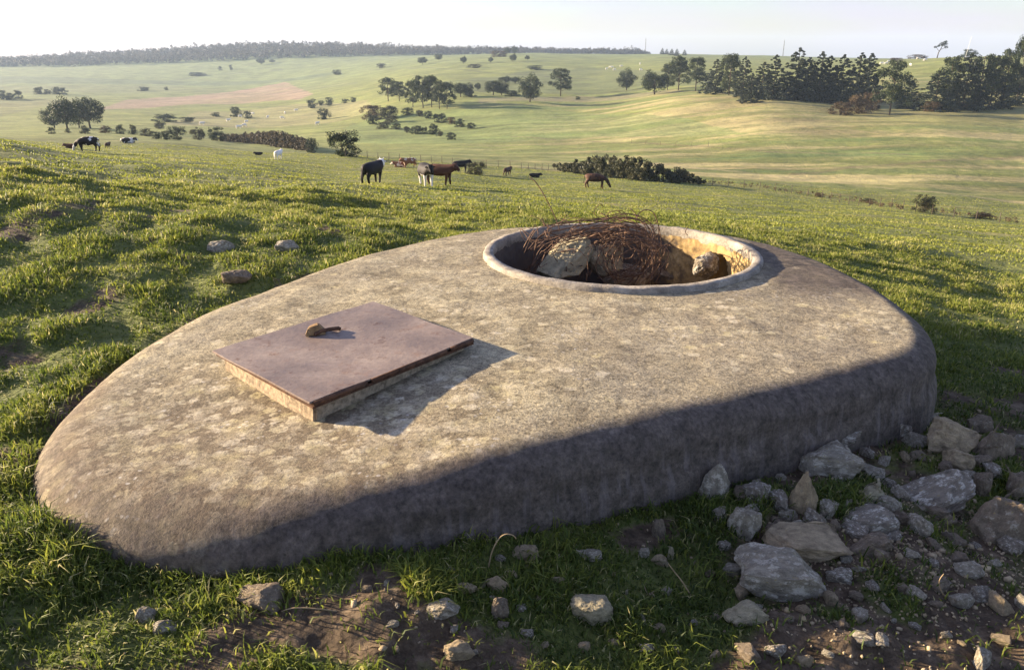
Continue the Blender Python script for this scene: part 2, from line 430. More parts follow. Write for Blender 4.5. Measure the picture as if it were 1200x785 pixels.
# ------------------------------------------------------------------ ground sheet
def build_ground():
    fine = np.arange(-39, 39.01, .2); L = np.arange(-180, -39, 4.7); Rr = np.arange(43.7, 180, 4.7)
    th = np.radians(np.concatenate([L, fine, Rr]))
    n = len(th)
    rr = np.concatenate([np.linspace(.15, .8, 8)[:-1], np.exp(np.arange(math.log(.8), math.log(5200), .0105))])
    T, Q = np.meshgrid(th, rr)
    X = Q*np.sin(T); Y = Q*np.cos(T)
    H = Z(X.ravel(), Y.ravel())
    x = X.ravel(); y = Y.ravel()
    V = np.c_[x, y, H]
    m = len(rr)
    i = np.arange(m-1)[:, None]; j = np.arange(n)[None, :]
    a = i*n+j; b = i*n+(j+1) % n
    Fc = np.stack([a, b, b+n, a+n], -1).reshape(-1, 4)[:, ::-1]
    V = np.vstack([V, [0, 0, float(Z(0., 0.))]])
    x = np.r_[x, 0]; y = np.r_[y, 0]
    r = np.hypot(x, y)
    # ---- what grows where (all laid out in plan)
    C = np.zeros((len(V), 3)); C[:] = (.155, .175, .046)
    def blend(w, c):
        nonlocal C
        C = C*(1-w[:, None])+np.array(c)*w[:, None]
    blend(sm(-.2, .5, fbm(x, y, 4, .35))*.5*sm(4, 12, r), (.21, .205, .075))
    blend(sm(.0, .5, fbm(x*.22, y*1.2+4, 4, .25))*.8*sm(10, 30, r), (.27, .245, .105))
    blend(sm(.0, .45, fbm(x*.25, y+40, 3, .13))*.5*sm(15, 30, r), (.075, .11, .035))
    blend(sm(110, 220, r)*.5, (.235, .265, .072))
    # hay stubble swaths over the right hand slopes
    ph = 1.25*fbm(x*.12, y*1.0, 4, .085)+.45*fbm(x*.05, y, 2, .3)
    right = sm(-30, 40, x)*sm(95, 125, y)*sm(420, 300, y)
    blend(sm(.0, .35, ph)*right*.85, (.42, .355, .17))
    blend(sm(.1, .5, -ph)*right*.6, (.12, .185, .058))
    blend(sm(380, 260, y)*sm(170, 230, y)*sm(30, 90, x)*.6, (.27, .235, .10))
    blend(sm(500, 1100, r)*.6, (.16, .21, .09))
    def field(px, c, soft=6, k2=1.):
        P = [locate(u, v, 40)[:2] for u, v in px]
        P = np.array(P)
        w = inpoly(P, x, y).astype(float)
        nz = .75+.35*fbm(x, y, 3, .02)
        blend(np.clip(w*k2*nz, 0, 1), c)
    field([(-140,112),(-140,103),(200,101),(420,96),(420,99),(200,108)], (.17, .19, .08))
    field([(-140,100),(-140,86),(400,84),(380,90),(180,99)], (.09, .125, .075), k2=.7)
    field([(-140,145),(-140,116),(110,118),(60,124),(-20,140)], (.14, .125, .07), k2=.5)
    field([(112,129),(150,117),(335,96),(368,111),(350,117),(240,122)], (.33, .225, .165))
    field([(190,147),(230,131),(350,122),(430,117),(440,128),(400,142),(300,150)], (.29, .265, .12))
    field([(395,168),(405,150),(430,140),(560,127),(640,124),(800,138),(880,158),(700,160),(540,168)], (.18, .235, .075), k2=.75)
    field([(440,112),(520,96),(610,84),(700,80),(840,84),(830,100),(740,108),(560,108)], (.12, .145, .07), k2=.7)
    field([(560,116),(680,113),(800,104),(800,108),(680,119),(560,122)], (.24, .21, .12), k2=.9)
    # old tracks, banks and cattle paths across the slopes
    for pts, wd, c in (([(400,186),(470,189),(560,194),(650,199)], .8, (.07, .075, .035)), ([(560,119),(640,116),(720,112),(800,107)], 1.6, (.10, .09, .06)), ([(930,205),(1000,196),(1100,188),(1200,184)], .9, (.17, .13, .075)),
            ([(0,131),(120,129),(240,124),(420,120)], 1.8, (.09, .10, .06)), ([(180,98),(240,88),(330,82)], 3., (.08, .09, .07)), ([(430,82),(560,84),(700,93)], 2., (.10, .11, .07)), ([(600,160),(760,168),(900,178),(1060,181)], .7, (.2, .15, .085)), ([(770,192),(900,206),(1040,221),(1200,238)], .8, (.36, .30, .17))):
        Q = [np.array(locate(u, v, 25)[:2]) for u, v in pts]
        for a_, b_ in zip(Q, Q[1:]):
            ab = b_-a_; t_ = np.clip(((x-a_[0])*ab[0]+(y-a_[1])*ab[1])/(ab@ab), 0, 1)
            dd = np.hypot(x-a_[0]-t_*ab[0], y-a_[1]-t_*ab[1])+wd*.8*fbm(x, y, 2, .05)
            blend(sm(wd*1.5, wd*.4, dd)*.6, c)
    nn_ = fbm(x, y, 5, .045)
    nn2 = fbm(x*.22, y, 4, .16)
    C *= (1+(.38*nn_+.55*nn2)*sm(70, 150, r))[:, None]
    so = soil(x, y)
    o = mesh('ground', V, [], None)
    bpy.data.objects.remove(o)
    me_o = mesh('ground', V, np.vstack([Fc]), M['ground'], attrs={'soil': so}, colors={'field': np.clip(C, 0, 1)})
    tag(me_o, kind='structure')
    return me_o
build_ground()

# ------------------------------------------------------------------ grass
def blades(name, x, y, h, w, lean, tone, seg=2, label=None, cat='grass', mat=None):
    n = len(x); z = Z(x, y)-.01
    az = rng.uniform(0, 2*np.pi, n); la = rng.uniform(0, 2*np.pi, n)
    px, py = np.cos(az)*w*.5, np.sin(az)*w*.5
    lx, ly = np.cos(la)*lean*h, np.sin(la)*lean*h
    P = [np.c_[x-px, y-py, z], np.c_[x+px, y+py, z],
         np.c_[x+lx*.35+px*.8, y+ly*.35+py*.8, z+h*.6], np.c_[x+lx*.35-px*.8, y+ly*.35-py*.8, z+h*.6],
         np.c_[x+lx+px*.1, y+ly+py*.1, z+h*np.clip(1-lean*.45, .3, 1)], np.c_[x+lx-px*.1, y+ly-py*.1, z+h*np.clip(1-lean*.45, .3, 1)]]
    V = np.stack(P, 1).reshape(-1, 3)
    b = (np.arange(n)*6)[:, None]
    Fc = np.concatenate([b+np.array([[0, 1, 2, 3]]), b+np.array([[3, 2, 4, 5]])])
    o = mesh(name, V, Fc, mat or M['grass'], attrs={'tone': np.repeat(tone, 6)})
    return tag(o, kind='stuff', label=label, cat=cat)
def scatter(n, r0, r1, amax=40, power=0.):
    t = rng.uniform(-R(amax), R(amax), n)
    q = rng.uniform(0, 1, n)
    e = 2-power
    r = (r0**e+(r1**e-r0**e)*q)**(1/e) if abs(e) > 1e-6 else r0*(r1/r0)**q
    return r*np.sin(t), r*np.cos(t), r
def grow():
    X = []; 
    x, y, r = scatter(620000, 1.15, 14, 42, 1.25)
    so = soil(x, y); cl = fbm(x, y, 3, 3.2); tus = fbm(x, y, 3, 2.1); big = fbm(x+5, y, 3, .62)
    d = outdist(x, y)
    fringe = sm(.30, .0, d)*sm(-.3, -.9, x)*sm(3.4, 2.6, y)
    p = np.clip(.72+1.0*cl+.7*tus, .08, 1)*(1-.93*sm(.30, .6, so))
    p = np.maximum(p, fringe)
    dens = sm(0, 1, p)
    keep = (rng.uniform(0, 1, len(x)) < p) & (d > .0)
    x, y, r, cl, tus, so, d, fringe, big = [q[keep] for q in (x, y, r, cl, tus, so, d, fringe, big)]
    h = rng.uniform(.014, .036, len(x))*(1+.9*sm(-.1, .5, tus)+.8*sm(0, .5, cl))*(1+.9*fringe)
    h *= 1+.02*r
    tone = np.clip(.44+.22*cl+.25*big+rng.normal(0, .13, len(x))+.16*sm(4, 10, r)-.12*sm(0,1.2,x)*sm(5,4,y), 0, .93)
    tone = np.where(rng.uniform(0, 1, len(x)) < .055+.02*sm(3, 8, r), rng.uniform(.88, 1, len(x)), tone)
    blades('grass', x, y, h, rng.uniform(.0028, .006, len(x))*(1+.13*r), rng.uniform(.15, 1.1, len(x)), tone,
           label='short tussocky pasture grass growing all round the concrete bunker')
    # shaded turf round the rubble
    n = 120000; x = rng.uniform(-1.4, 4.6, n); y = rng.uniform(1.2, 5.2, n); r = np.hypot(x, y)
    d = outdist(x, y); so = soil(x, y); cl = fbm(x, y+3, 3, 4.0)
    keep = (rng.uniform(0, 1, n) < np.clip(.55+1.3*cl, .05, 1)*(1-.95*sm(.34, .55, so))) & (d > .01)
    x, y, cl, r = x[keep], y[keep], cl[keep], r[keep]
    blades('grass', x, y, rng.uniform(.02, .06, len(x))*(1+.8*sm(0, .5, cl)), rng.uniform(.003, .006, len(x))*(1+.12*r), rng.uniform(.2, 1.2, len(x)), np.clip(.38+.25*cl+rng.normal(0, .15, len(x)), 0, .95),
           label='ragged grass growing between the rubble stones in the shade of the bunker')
    x, y, r = scatter(380000, 11, 120, 40, 1.3)
    cl = fbm(x, y, 3, .7); big = fbm(x*.5, y*1.3, 3, .25)
    keep = rng.uniform(0, 1, len(x)) < np.clip(.5+1.0*cl+.6*big, .05, 1)
    x, y, r, cl, big = [q[keep] for q in (x, y, r, cl, big)]
    tone = np.clip(.63+.2*cl+.28*big+rng.normal(0, .07, len(x)), 0, .93)
    blades('pasture_grass', x, y, rng.uniform(.03, .07, len(x))*(1+.7*sm(.1, .5, cl)), .010+.0011*r, rng.uniform(.3, 1.2, len(x)), tone,
           label='grazed pasture grass of the slope running down from the bunker to the hedge')
grow()
# small loose chips in the earth
def chips():
    n = 6500
    x = rng.uniform(-2.2, 4.2, n); y = rng.uniform(1.2, 5.6, n); x[:2500] = rng.normal(1.6, .45, 2500); y[:2500] = 2.55+.45*(x[:2500]-1.6)+rng.normal(0, .25, 2500)
    so = soil(x, y); keep = (so > .25) & (outdist(x, y) > .02); x, y = x[keep], y[keep]; n = len(x)
    bm = bmesh.new(); bmesh.ops.create_icosphere(bm, subdivisions=1, radius=1)
    base = np.array([v.co[:] for v in bm.verts]); fa = np.array([[v.index for v in f.verts] for f in bm.faces]); bm.free()
    s = rng.uniform(.002, .007, n)*(1+1.5*(rng.uniform(0, 1, n) > .93))
    sc3 = rng.uniform(.5, 1.3, (n, 3))*s[:, None]
    V = base[None]*sc3[:, None]*rng.uniform(.45, 1.3, (n, len(base), 1))
    V = V+np.c_[x, y, Z(x, y)+s*.2][:, None]
    Fc = (fa[None]+(np.arange(n)*len(base))[:, None, None]).reshape(-1, 3)
    o = mesh('stone_chips', V.reshape(-1, 3), Fc, M['rockB'], smooth=False)
    tag(o, 'small pale stone chips strewn over the bare earth around the bunker', 'gravel', kind='stuff')
chips()

# ------------------------------------------------------------------ the bunker
RC = np.array([.754, 5.41]); RIN = .885; ROUT = .948; ZR = -.036      # ring centre, radii, roof height
def build_bunker():
    B0 = np.array([.2, 4.3, -.5])
    root = empty('concrete_bunker', B0)
    tag(root, 'low egg-shaped weathered concrete bunker with a round open pit and a steel hatch', 'bunker')
    C = OUTC; N = len(C)
    tg = np.roll(C, -1, 0)-np.roll(C, 1, 0); tg /= np.linalg.norm(tg, axis=1)[:, None]
    nrm = np.c_[tg[:, 1], -tg[:, 0]]
    cen = C.mean(0)
    if ((C-cen)*nrm).sum() < 0: nrm = -nrm
    # rounding radii: broad on the near left end, tighter on the sides
    endw = sm(-.2, -1.3, C[:, 0])*sm(3.6, 2.6, C[:, 1])
    rh = .175+.10*endw; rv = .12+.06*endw
    rightw = sm(1.4, 2.2, C[:, 0]); rh = rh-.03*rightw
    crest = C-nrm*rh[:, None]
    ang = np.arctan2(crest[:, 1]-RC[1], crest[:, 0]-RC[0])
    inner = RC+np.c_[np.cos(ang), np.sin(ang)]*(ROUT-.03)
    rows = []; lich = []; stain = []; wall = []; brown = []
    NR = 46
    def droop(P):
        # the roof falls a little towards its near end and its edges
        return -.055*sm(3.7, 2.3, P[:, 1]+.35*P[:, 0])*sm(.2, -1.3, P[:, 0])
    def add(P, z, w, sx=0):
        rows.append(np.c_[P, z]); wall.append(np.full(N, w))
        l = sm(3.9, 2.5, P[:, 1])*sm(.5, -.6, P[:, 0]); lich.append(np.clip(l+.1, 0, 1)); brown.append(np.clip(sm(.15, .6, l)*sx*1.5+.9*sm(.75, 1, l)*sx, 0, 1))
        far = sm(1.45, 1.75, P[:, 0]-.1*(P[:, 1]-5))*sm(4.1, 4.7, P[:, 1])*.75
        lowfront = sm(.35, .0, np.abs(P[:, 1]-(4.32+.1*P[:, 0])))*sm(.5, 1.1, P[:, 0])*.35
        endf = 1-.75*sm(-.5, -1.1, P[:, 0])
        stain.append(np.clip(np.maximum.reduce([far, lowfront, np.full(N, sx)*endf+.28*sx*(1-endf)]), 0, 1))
    for k2 in range(NR+1):
        t = (k2/NR)**.9
        P = inner*(1-t)+crest*t
        edge = sm(.80, 1., t)
        add(P, ZR+droop(P)-.004*edge, 0, .22*edge)
    zc = ZR+droop(crest)-.004
    for k2 in range(1, 17):
        q = k2/16*math.pi/2
        P = crest+nrm*(rh*math.sin(q))[:, None]
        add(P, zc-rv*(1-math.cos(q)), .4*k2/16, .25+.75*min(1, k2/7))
    for k2 in range(1, 26):
        zz = zc-rv-(.035*k2 if k2 < 6 else .175+1.1*(k2-5)/20)
        P = C+nrm*(.028*k2/5*.5+(.014 if k2 > 2 else 0))
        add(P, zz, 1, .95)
    V = np.vstack(rows); L = len(rows)
    # uneven casting: dents and ripples
    nz = fbm(V[:, 0]+V[:, 2]*1.3, V[:, 1]-V[:, 2]*.7, 4, 2.2)
    nz2 = fbm(V[:, 0]*1.1+V[:, 2]*2, V[:, 1]+V[:, 2]*2, 3, 9)
    V[:, 2] += .010*nz+.0022*nz2+.022*np.exp(-((V[:, 0]-.05)**2+(V[:, 1]-3.15)**2)/.30)*(V[:, 2] > -.1)
    nn = np.tile(nrm, (L, 1)); wl = np.concatenate(wall)
    V[:, :2] += nn*(wl*(.012*fbm(V[:, 0]*2+V[:, 2], V[:, 2]*6+V[:, 1], 3, 1.3)))[:, None]
    i = np.arange(L-1)[:, None]; j = np.arange(N)[None, :]
    a = i*N+j; b = i*N+(j+1) % N
    Fc = np.stack([a, a+N, b+N, b], -1).reshape(-1, 4)
    mesh('roof_and_walls', V-B0, Fc, M['conc'], root, attrs={'lichen': np.concatenate(lich), 'stain': np.concatenate(stain), 'wall': wl, 'brown': np.concatenate(brown)})
    # collar of the pit
    n = 220
    prof = [(ROUT+.012, ZR-.03), (ROUT+.002, ZR+.006), (ROUT, -.009), (ROUT-.006, -.002), (RIN+.006, 0), (RIN, -.007), (RIN-.002, -.05), (RIN+.01, -.09)]
    Vr = []
    for k2 in range(n):
        q = 2*math.pi*k2/n
        for m, (rr, zz) in enumerate(prof):
            w = .006*mn.noise(Vector((math.cos(q)*9, math.sin(q)*9, m*.4)))+.004*mn.noise(Vector((math.cos(q)*30, math.sin(q)*30, m)))
            Vr.append((RC[0]+math.cos(q)*(rr+w), RC[1]+math.sin(q)*(rr+w), zz+w*.8))
    m = len(prof); Fr = []
    for k2 in range(n):
        k3 = (k2+1) % n
        for q in range(m-1): Fr.append((k2*m+q, k2*m+q+1, k3*m+q+1, k3*m+q))
    ro = mesh('pit_collar', np.array(Vr)-B0, Fr, M['ring'], root)
    ro['label'] = 'raised pale concrete collar round the open pit'
    # pit wall with an arched niche in its right side
    nq, nzr = 480, 66
    bm = bmesh.new(); gr = []
    for r_ in range(nzr+1):
        zz = -.06-.72*r_/nzr; row = []
        for k2 in range(nq):
            q = 2*math.pi*k2/nq
            w = .010*mn.noise(Vector((math.cos(q)*7, math.sin(q)*7, zz*8)))+.006*mn.noise(Vector((math.cos(q)*25, math.sin(q)*25, zz*25)))
            row.append(bm.verts.new((RC[0]+math.cos(q)*(RIN+w)-B0[0], RC[1]+math.sin(q)*(RIN+w)-B0[1], zz-B0[2])))
        gr.append(row)
    q0 = R(25)
    for r_ in range(nzr):
        for k2 in range(nq):
            q = 2*math.pi*(k2+.5)/nq; zz = -.06-.72*(r_+.5)/nzr
            dq = (q-q0+math.pi) % (2*math.pi)-math.pi
            inn = (abs(dq) < .105 and -.5 < zz < -.26) or ((dq/.105)**2+((zz+.26)/.135)**2 < 1)
            if inn: continue
            bm.faces.new((gr[r_][k2], gr[r_][(k2+1) % nq], gr[r_+1][(k2+1) % nq], gr[r_+1][k2]))
    bd = [e for e in bm.edges if e.is_boundary and all(abs(((math.atan2(v.co.y+B0[1]-RC[1], v.co.x+B0[0]-RC[0])-q0+math.pi) % (2*math.pi))-math.pi) < .2 and v.co.z+B0[2] < -.1 and v.co.z+B0[2] > -.775 for v in e.verts)]
    ex = bmesh.ops.extrude_edge_only(bm, edges=bd)
    for v in [g for g in ex['geom'] if isinstance(g, bmesh.types.BMVert)]:
        v.co.x += math.cos(q0)*.4; v.co.y += math.sin(q0)*.4
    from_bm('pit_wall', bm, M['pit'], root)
    # pit floor of earth and rubbish
    bm = bmesh.new(); bmesh.ops.create_grid(bm, x_segments=90, y_segments=90, size=RIN+.42)
    for v in list(bm.verts):
        r_ = math.hypot(v.co.x, v.co.y)
        w = mn.fractal(Vector((v.co.x*3, v.co.y*3, 2)), 1, 2, 5)
        v.co.z = -.60-.0*r_+.07*w; v.co.x += RC[0]-B0[0]; v.co.y += RC[1]-B0[1]; v.co.z -= B0[2]
        if r_ > RIN+.41: v.co.z -= .0
    bmesh.ops.delete(bm, geom=[v for v in bm.verts if math.hypot(v.co.x+B0[0]-RC[0], v.co.y+B0[1]-RC[1]) > RIN+.4], context='VERTS')
    from_bm('pit_floor', bm, M['debris'], root)
    # ---- hatch
    q = [np.array(p) for p in ((-1.355, 3.36), (-.775, 2.78), (-.18, 3.51), (-.75, 4.12))]
    hc = sum(q)/4
    hatch = mesh_slab('hatch_curb', [hc+(p-hc)*.93 for p in q], -.16, .006, M['ringwarm'], root, B0, bev=.012, rough_=.006)
    hatch['label'] = 'low concrete curb under the steel hatch'
    fr = mesh_slab('hatch_frame', [hc+(p-hc)*.985+np.array((.012, -.012)) for p in q], .007, .016, M['rust'], hatch, B0, bev=.003)
    lid = mesh_slab('hatch_lid', q, .021, .029, M['steel'], hatch, B0, bev=.003, warp=.014)
    # hinge barrels along the right hand edge
    e0, e1 = q[1], q[2]; dv = (e1-e0)/np.linalg.norm(e1-e0); nv = np.array((dv[1], -dv[0]))
    for t0, t1 in ((.02, .30), (.33, .80), (.83, .99)):
        a_ = e0+(e1-e0)*t0+nv*.002; b_ = e0+(e1-e0)*t1+nv*.002
        bm = bmesh.new(); tube(bm, [(*a_, .024), (*b_, .024)], .010, 10)
        for v in bm.verts: v.co -= Vector(B0)
        from_bm('hinge', bm, M['rust'], hatch)
    # handle block and bar
    hx = on_plane(374, 390, .029)
    for nme in ('handle_block', 'handle_bar'):
        bm = bmesh.new()
        if nme == 'handle_block':
            pts = [(-.075, -.035, 0), (.03, -.04, 0), (.045, .035, 0), (-.06, .04, 0), (-.055, -.02, .036), (.0, -.018, .046), (-.0, .02, .05), (-.045, .026, .034)]
            vs = [bm.verts.new(p) for p in pts]
            for f in ((0, 3, 2, 1), (4, 5, 6, 7), (0, 1, 5, 4), (1, 2, 6, 5), (2, 3, 7, 6), (3, 0, 4, 7)): bm.faces.new([vs[k3] for k3 in f])
            bmesh.ops.bevel(bm, geom=bm.edges[:]+bm.verts[:], offset=.005, segments=2, affect='EDGES')
            rot = .35
        else:
            tube(bm, [(-.02, -.055, .008), (.02, -.03, .022), (.075, .0, .022), (.12, .026, .018), (.13, .03, .010)], .012, 8); rot = .10
        bmesh.ops.rotate(bm, verts=bm.verts, cent=(0, 0, 0), matrix=Matrix.Rotation(rot, 3, 'Z')); bmesh.ops.scale(bm, vec=(.95, .95, 1.0) if nme == 'handle_block' else (.75, .75, .8), verts=bm.verts)
        for v in bm.verts: v.co += Vector((hx[0], hx[1], .028))-Vector(B0)
        from_bm(nme, bm, M['rust'] if nme == 'handle_bar' else M['rustwarm'], hatch, smooth=False)
    return root
def tube(bm, pts, r, seg=8, taper=None):
    pts = [Vector(p) for p in pts]; rings = []
    up = Vector((.13, .21, .97))
    for i, p in enumerate(pts):
        d = (pts[min(i+1, len(pts)-1)]-pts[max(i-1, 0)]).normalized()
        a = d.cross(up)
        if a.length < .05: a = d.cross(Vector((1, 0, 0)))
        a.normalize(); b = d.cross(a)
        rr = r if taper is None else r*(1+(taper-1)*i/(len(pts)-1))
        rings.append([bm.verts.new(p+(a*math.cos(2*math.pi*k2/seg)+b*math.sin(2*math.pi*k2/seg))*rr) for k2 in range(seg)])
    for A, Bq in zip(rings, rings[1:]):
        for k2 in range(seg): bm.faces.new((A[k2], A[(k2+1) % seg], Bq[(k2+1) % seg], Bq[k2]))
    bm.faces.new(rings[0][::-1]); bm.faces.new(rings[-1])
def mesh_slab(name, q, z0, z1, mat, parent, B0, bev=.005, warp=0, rough_=0):
    bm = bmesh.new()
    lo = [bm.verts.new((p[0], p[1], z0)) for p in q]; hi = [bm.verts.new((p[0], p[1], z1)) for p in q]
    bm.faces.new(lo[::-1]); bm.faces.new(hi)
    for k2 in range(4): bm.faces.new((lo[k2], lo[(k2+1) % 4], hi[(k2+1) % 4], hi[k2]))
    bmesh.ops.recalc_face_normals(bm, faces=bm.faces)
    bmesh.ops.bevel(bm, geom=bm.edges[:], offset=bev, segments=2, affect='EDGES')
    bmesh.ops.subdivide_edges(bm, edges=[e for e in bm.edges if e.calc_length() > .3], cuts=24, use_grid_fill=True)
    for v in bm.verts:
        if warp: v.co.z += warp*mn.noise(v.co*2.2)
        if rough_: v.co += Vector((mn.noise(v.co*9), mn.noise(v.co*9+Vector((5, 0, 0))), 0))*rough_*1.5
        v.co -= Vector(B0)
    return from_bm(name, bm, mat, parent, smooth=False)
M['ringwarm'] = mat_plain('curb_concrete', (.30, .23, .15), .95, .55, 45)
M['rustwarm'] = mat_rust('rusty_block', (.12, .07, .03), (.34, .22, .10))
build_bunker()

# ------------------------------------------------------------------ stones
def rock_mesh(name, seed, ang=9, sub=4, rough_=.07):
    """a broken block: a hull of random points, split into many facets and weathered"""
    rd = random.Random(seed)
    bm = bmesh.new()
    for _ in range(14+ang):
        d = Vector((rd.gauss(0, 1), rd.gauss(0, 1), rd.gauss(0, 1))).normalized()
        m = max(abs(c) for c in d); d = d*(1/m)**(.75 if ang > 6 else .2)*rd.uniform(.8, 1.0)
        bm.verts.new(d)
    h = bmesh.ops.convex_hull(bm, input=bm.verts)
    bmesh.ops.delete(bm, geom=[g for g in h['geom_interior'] if isinstance(g, bmesh.types.BMVert)], context='VERTS')
    bmesh.ops.bevel(bm, geom=bm.edges[:]+bm.verts[:], offset=.06 if ang > 6 else .16, segments=2, affect='EDGES', profile=.6)
    bmesh.ops.triangulate(bm, faces=bm.faces)
    for _ in range(4):
        L = [e for e in bm.edges if e.calc_length() > (.11 if sub > 3 else .2)]
        if not L: break
        bmesh.ops.subdivide_edges(bm, edges=L, cuts=1)
        bmesh.ops.triangulate(bm, faces=[f for f in bm.faces if len(f.verts) > 3])
    bm.normal_update()
    off = Vector((rd.uniform(0, 50),)*3); mv = []
    for v in bm.verts:
        p = v.co
        n = mn.fractal(p*1.5+off, 1, 2, 3)*rough_*1.2+mn.fractal(p*5+off, .7, 2, 4)*rough_*.55
        q = mn.noise(p*2.6+off); n -= .10*max(0, .25-abs(q))*2*(.5+rd.random()*.2)     # clefts
        mv.append(p+v.normal*n)
    for v, p in zip(bm.verts, mv): v.co = p
    co = np.array([v.co[:] for v in bm.verts]); mnn = co.min(0); mx = co.max(0)
    for v in bm.verts:
        for a in range(3): v.co[a] = (v.co[a]-(mnn[a]+mx[a])/2)/((mx[a]-mnn[a])/2)
    me = bpy.data.meshes.new(name); bm.to_mesh(me); bm.free()
    me.polygons.foreach_set('use_smooth', np.full(len(me.polygons), ang <= 6))
    return me
def stone(u, v, w, h, mat, label, seed, rot=0, tilt=0, name='stone', z=None, depth=None, flat=1, sink=.5, ang=9, group=None, roll=0, cat='stone', sub=4):
    """u,v: centre of the stone in the photo; w,h its drawn size"""
    if z is None: x, y, zz = locate(u, v+h*.32, 1.2)
    else: x, y, zz = on_plane(u, v+h*.3, z)
    D = math.hypot(y*math.cos(PITCH)+(CZ-zz)*math.sin(PITCH), 0)
    W = w/F*D; H = h/F*D
    dep = math.atan2(CZ-zz, y)
    dp = depth or max(W*.7, .0)
    hz = max(.36*W, (H-dp*math.sin(dep)*.6)/math.cos(dep))*1.15*flat
    me = rock_mesh(name, seed, ang, sub); me.materials.append(M[mat])
    o = bpy.data.objects.new(name, me); link(o)
    o.scale = (W/2*1.06, dp/2, hz/2*(1+sink))
    o.rotation_euler = (R(roll), R(tilt), R(rot))
    o.location = (x, y+dp*.2, zz+hz*.5*(1-sink))
    tag(o, label, cat, group)
    return o
G1 = 'rubble stones spilled beside the bunker'
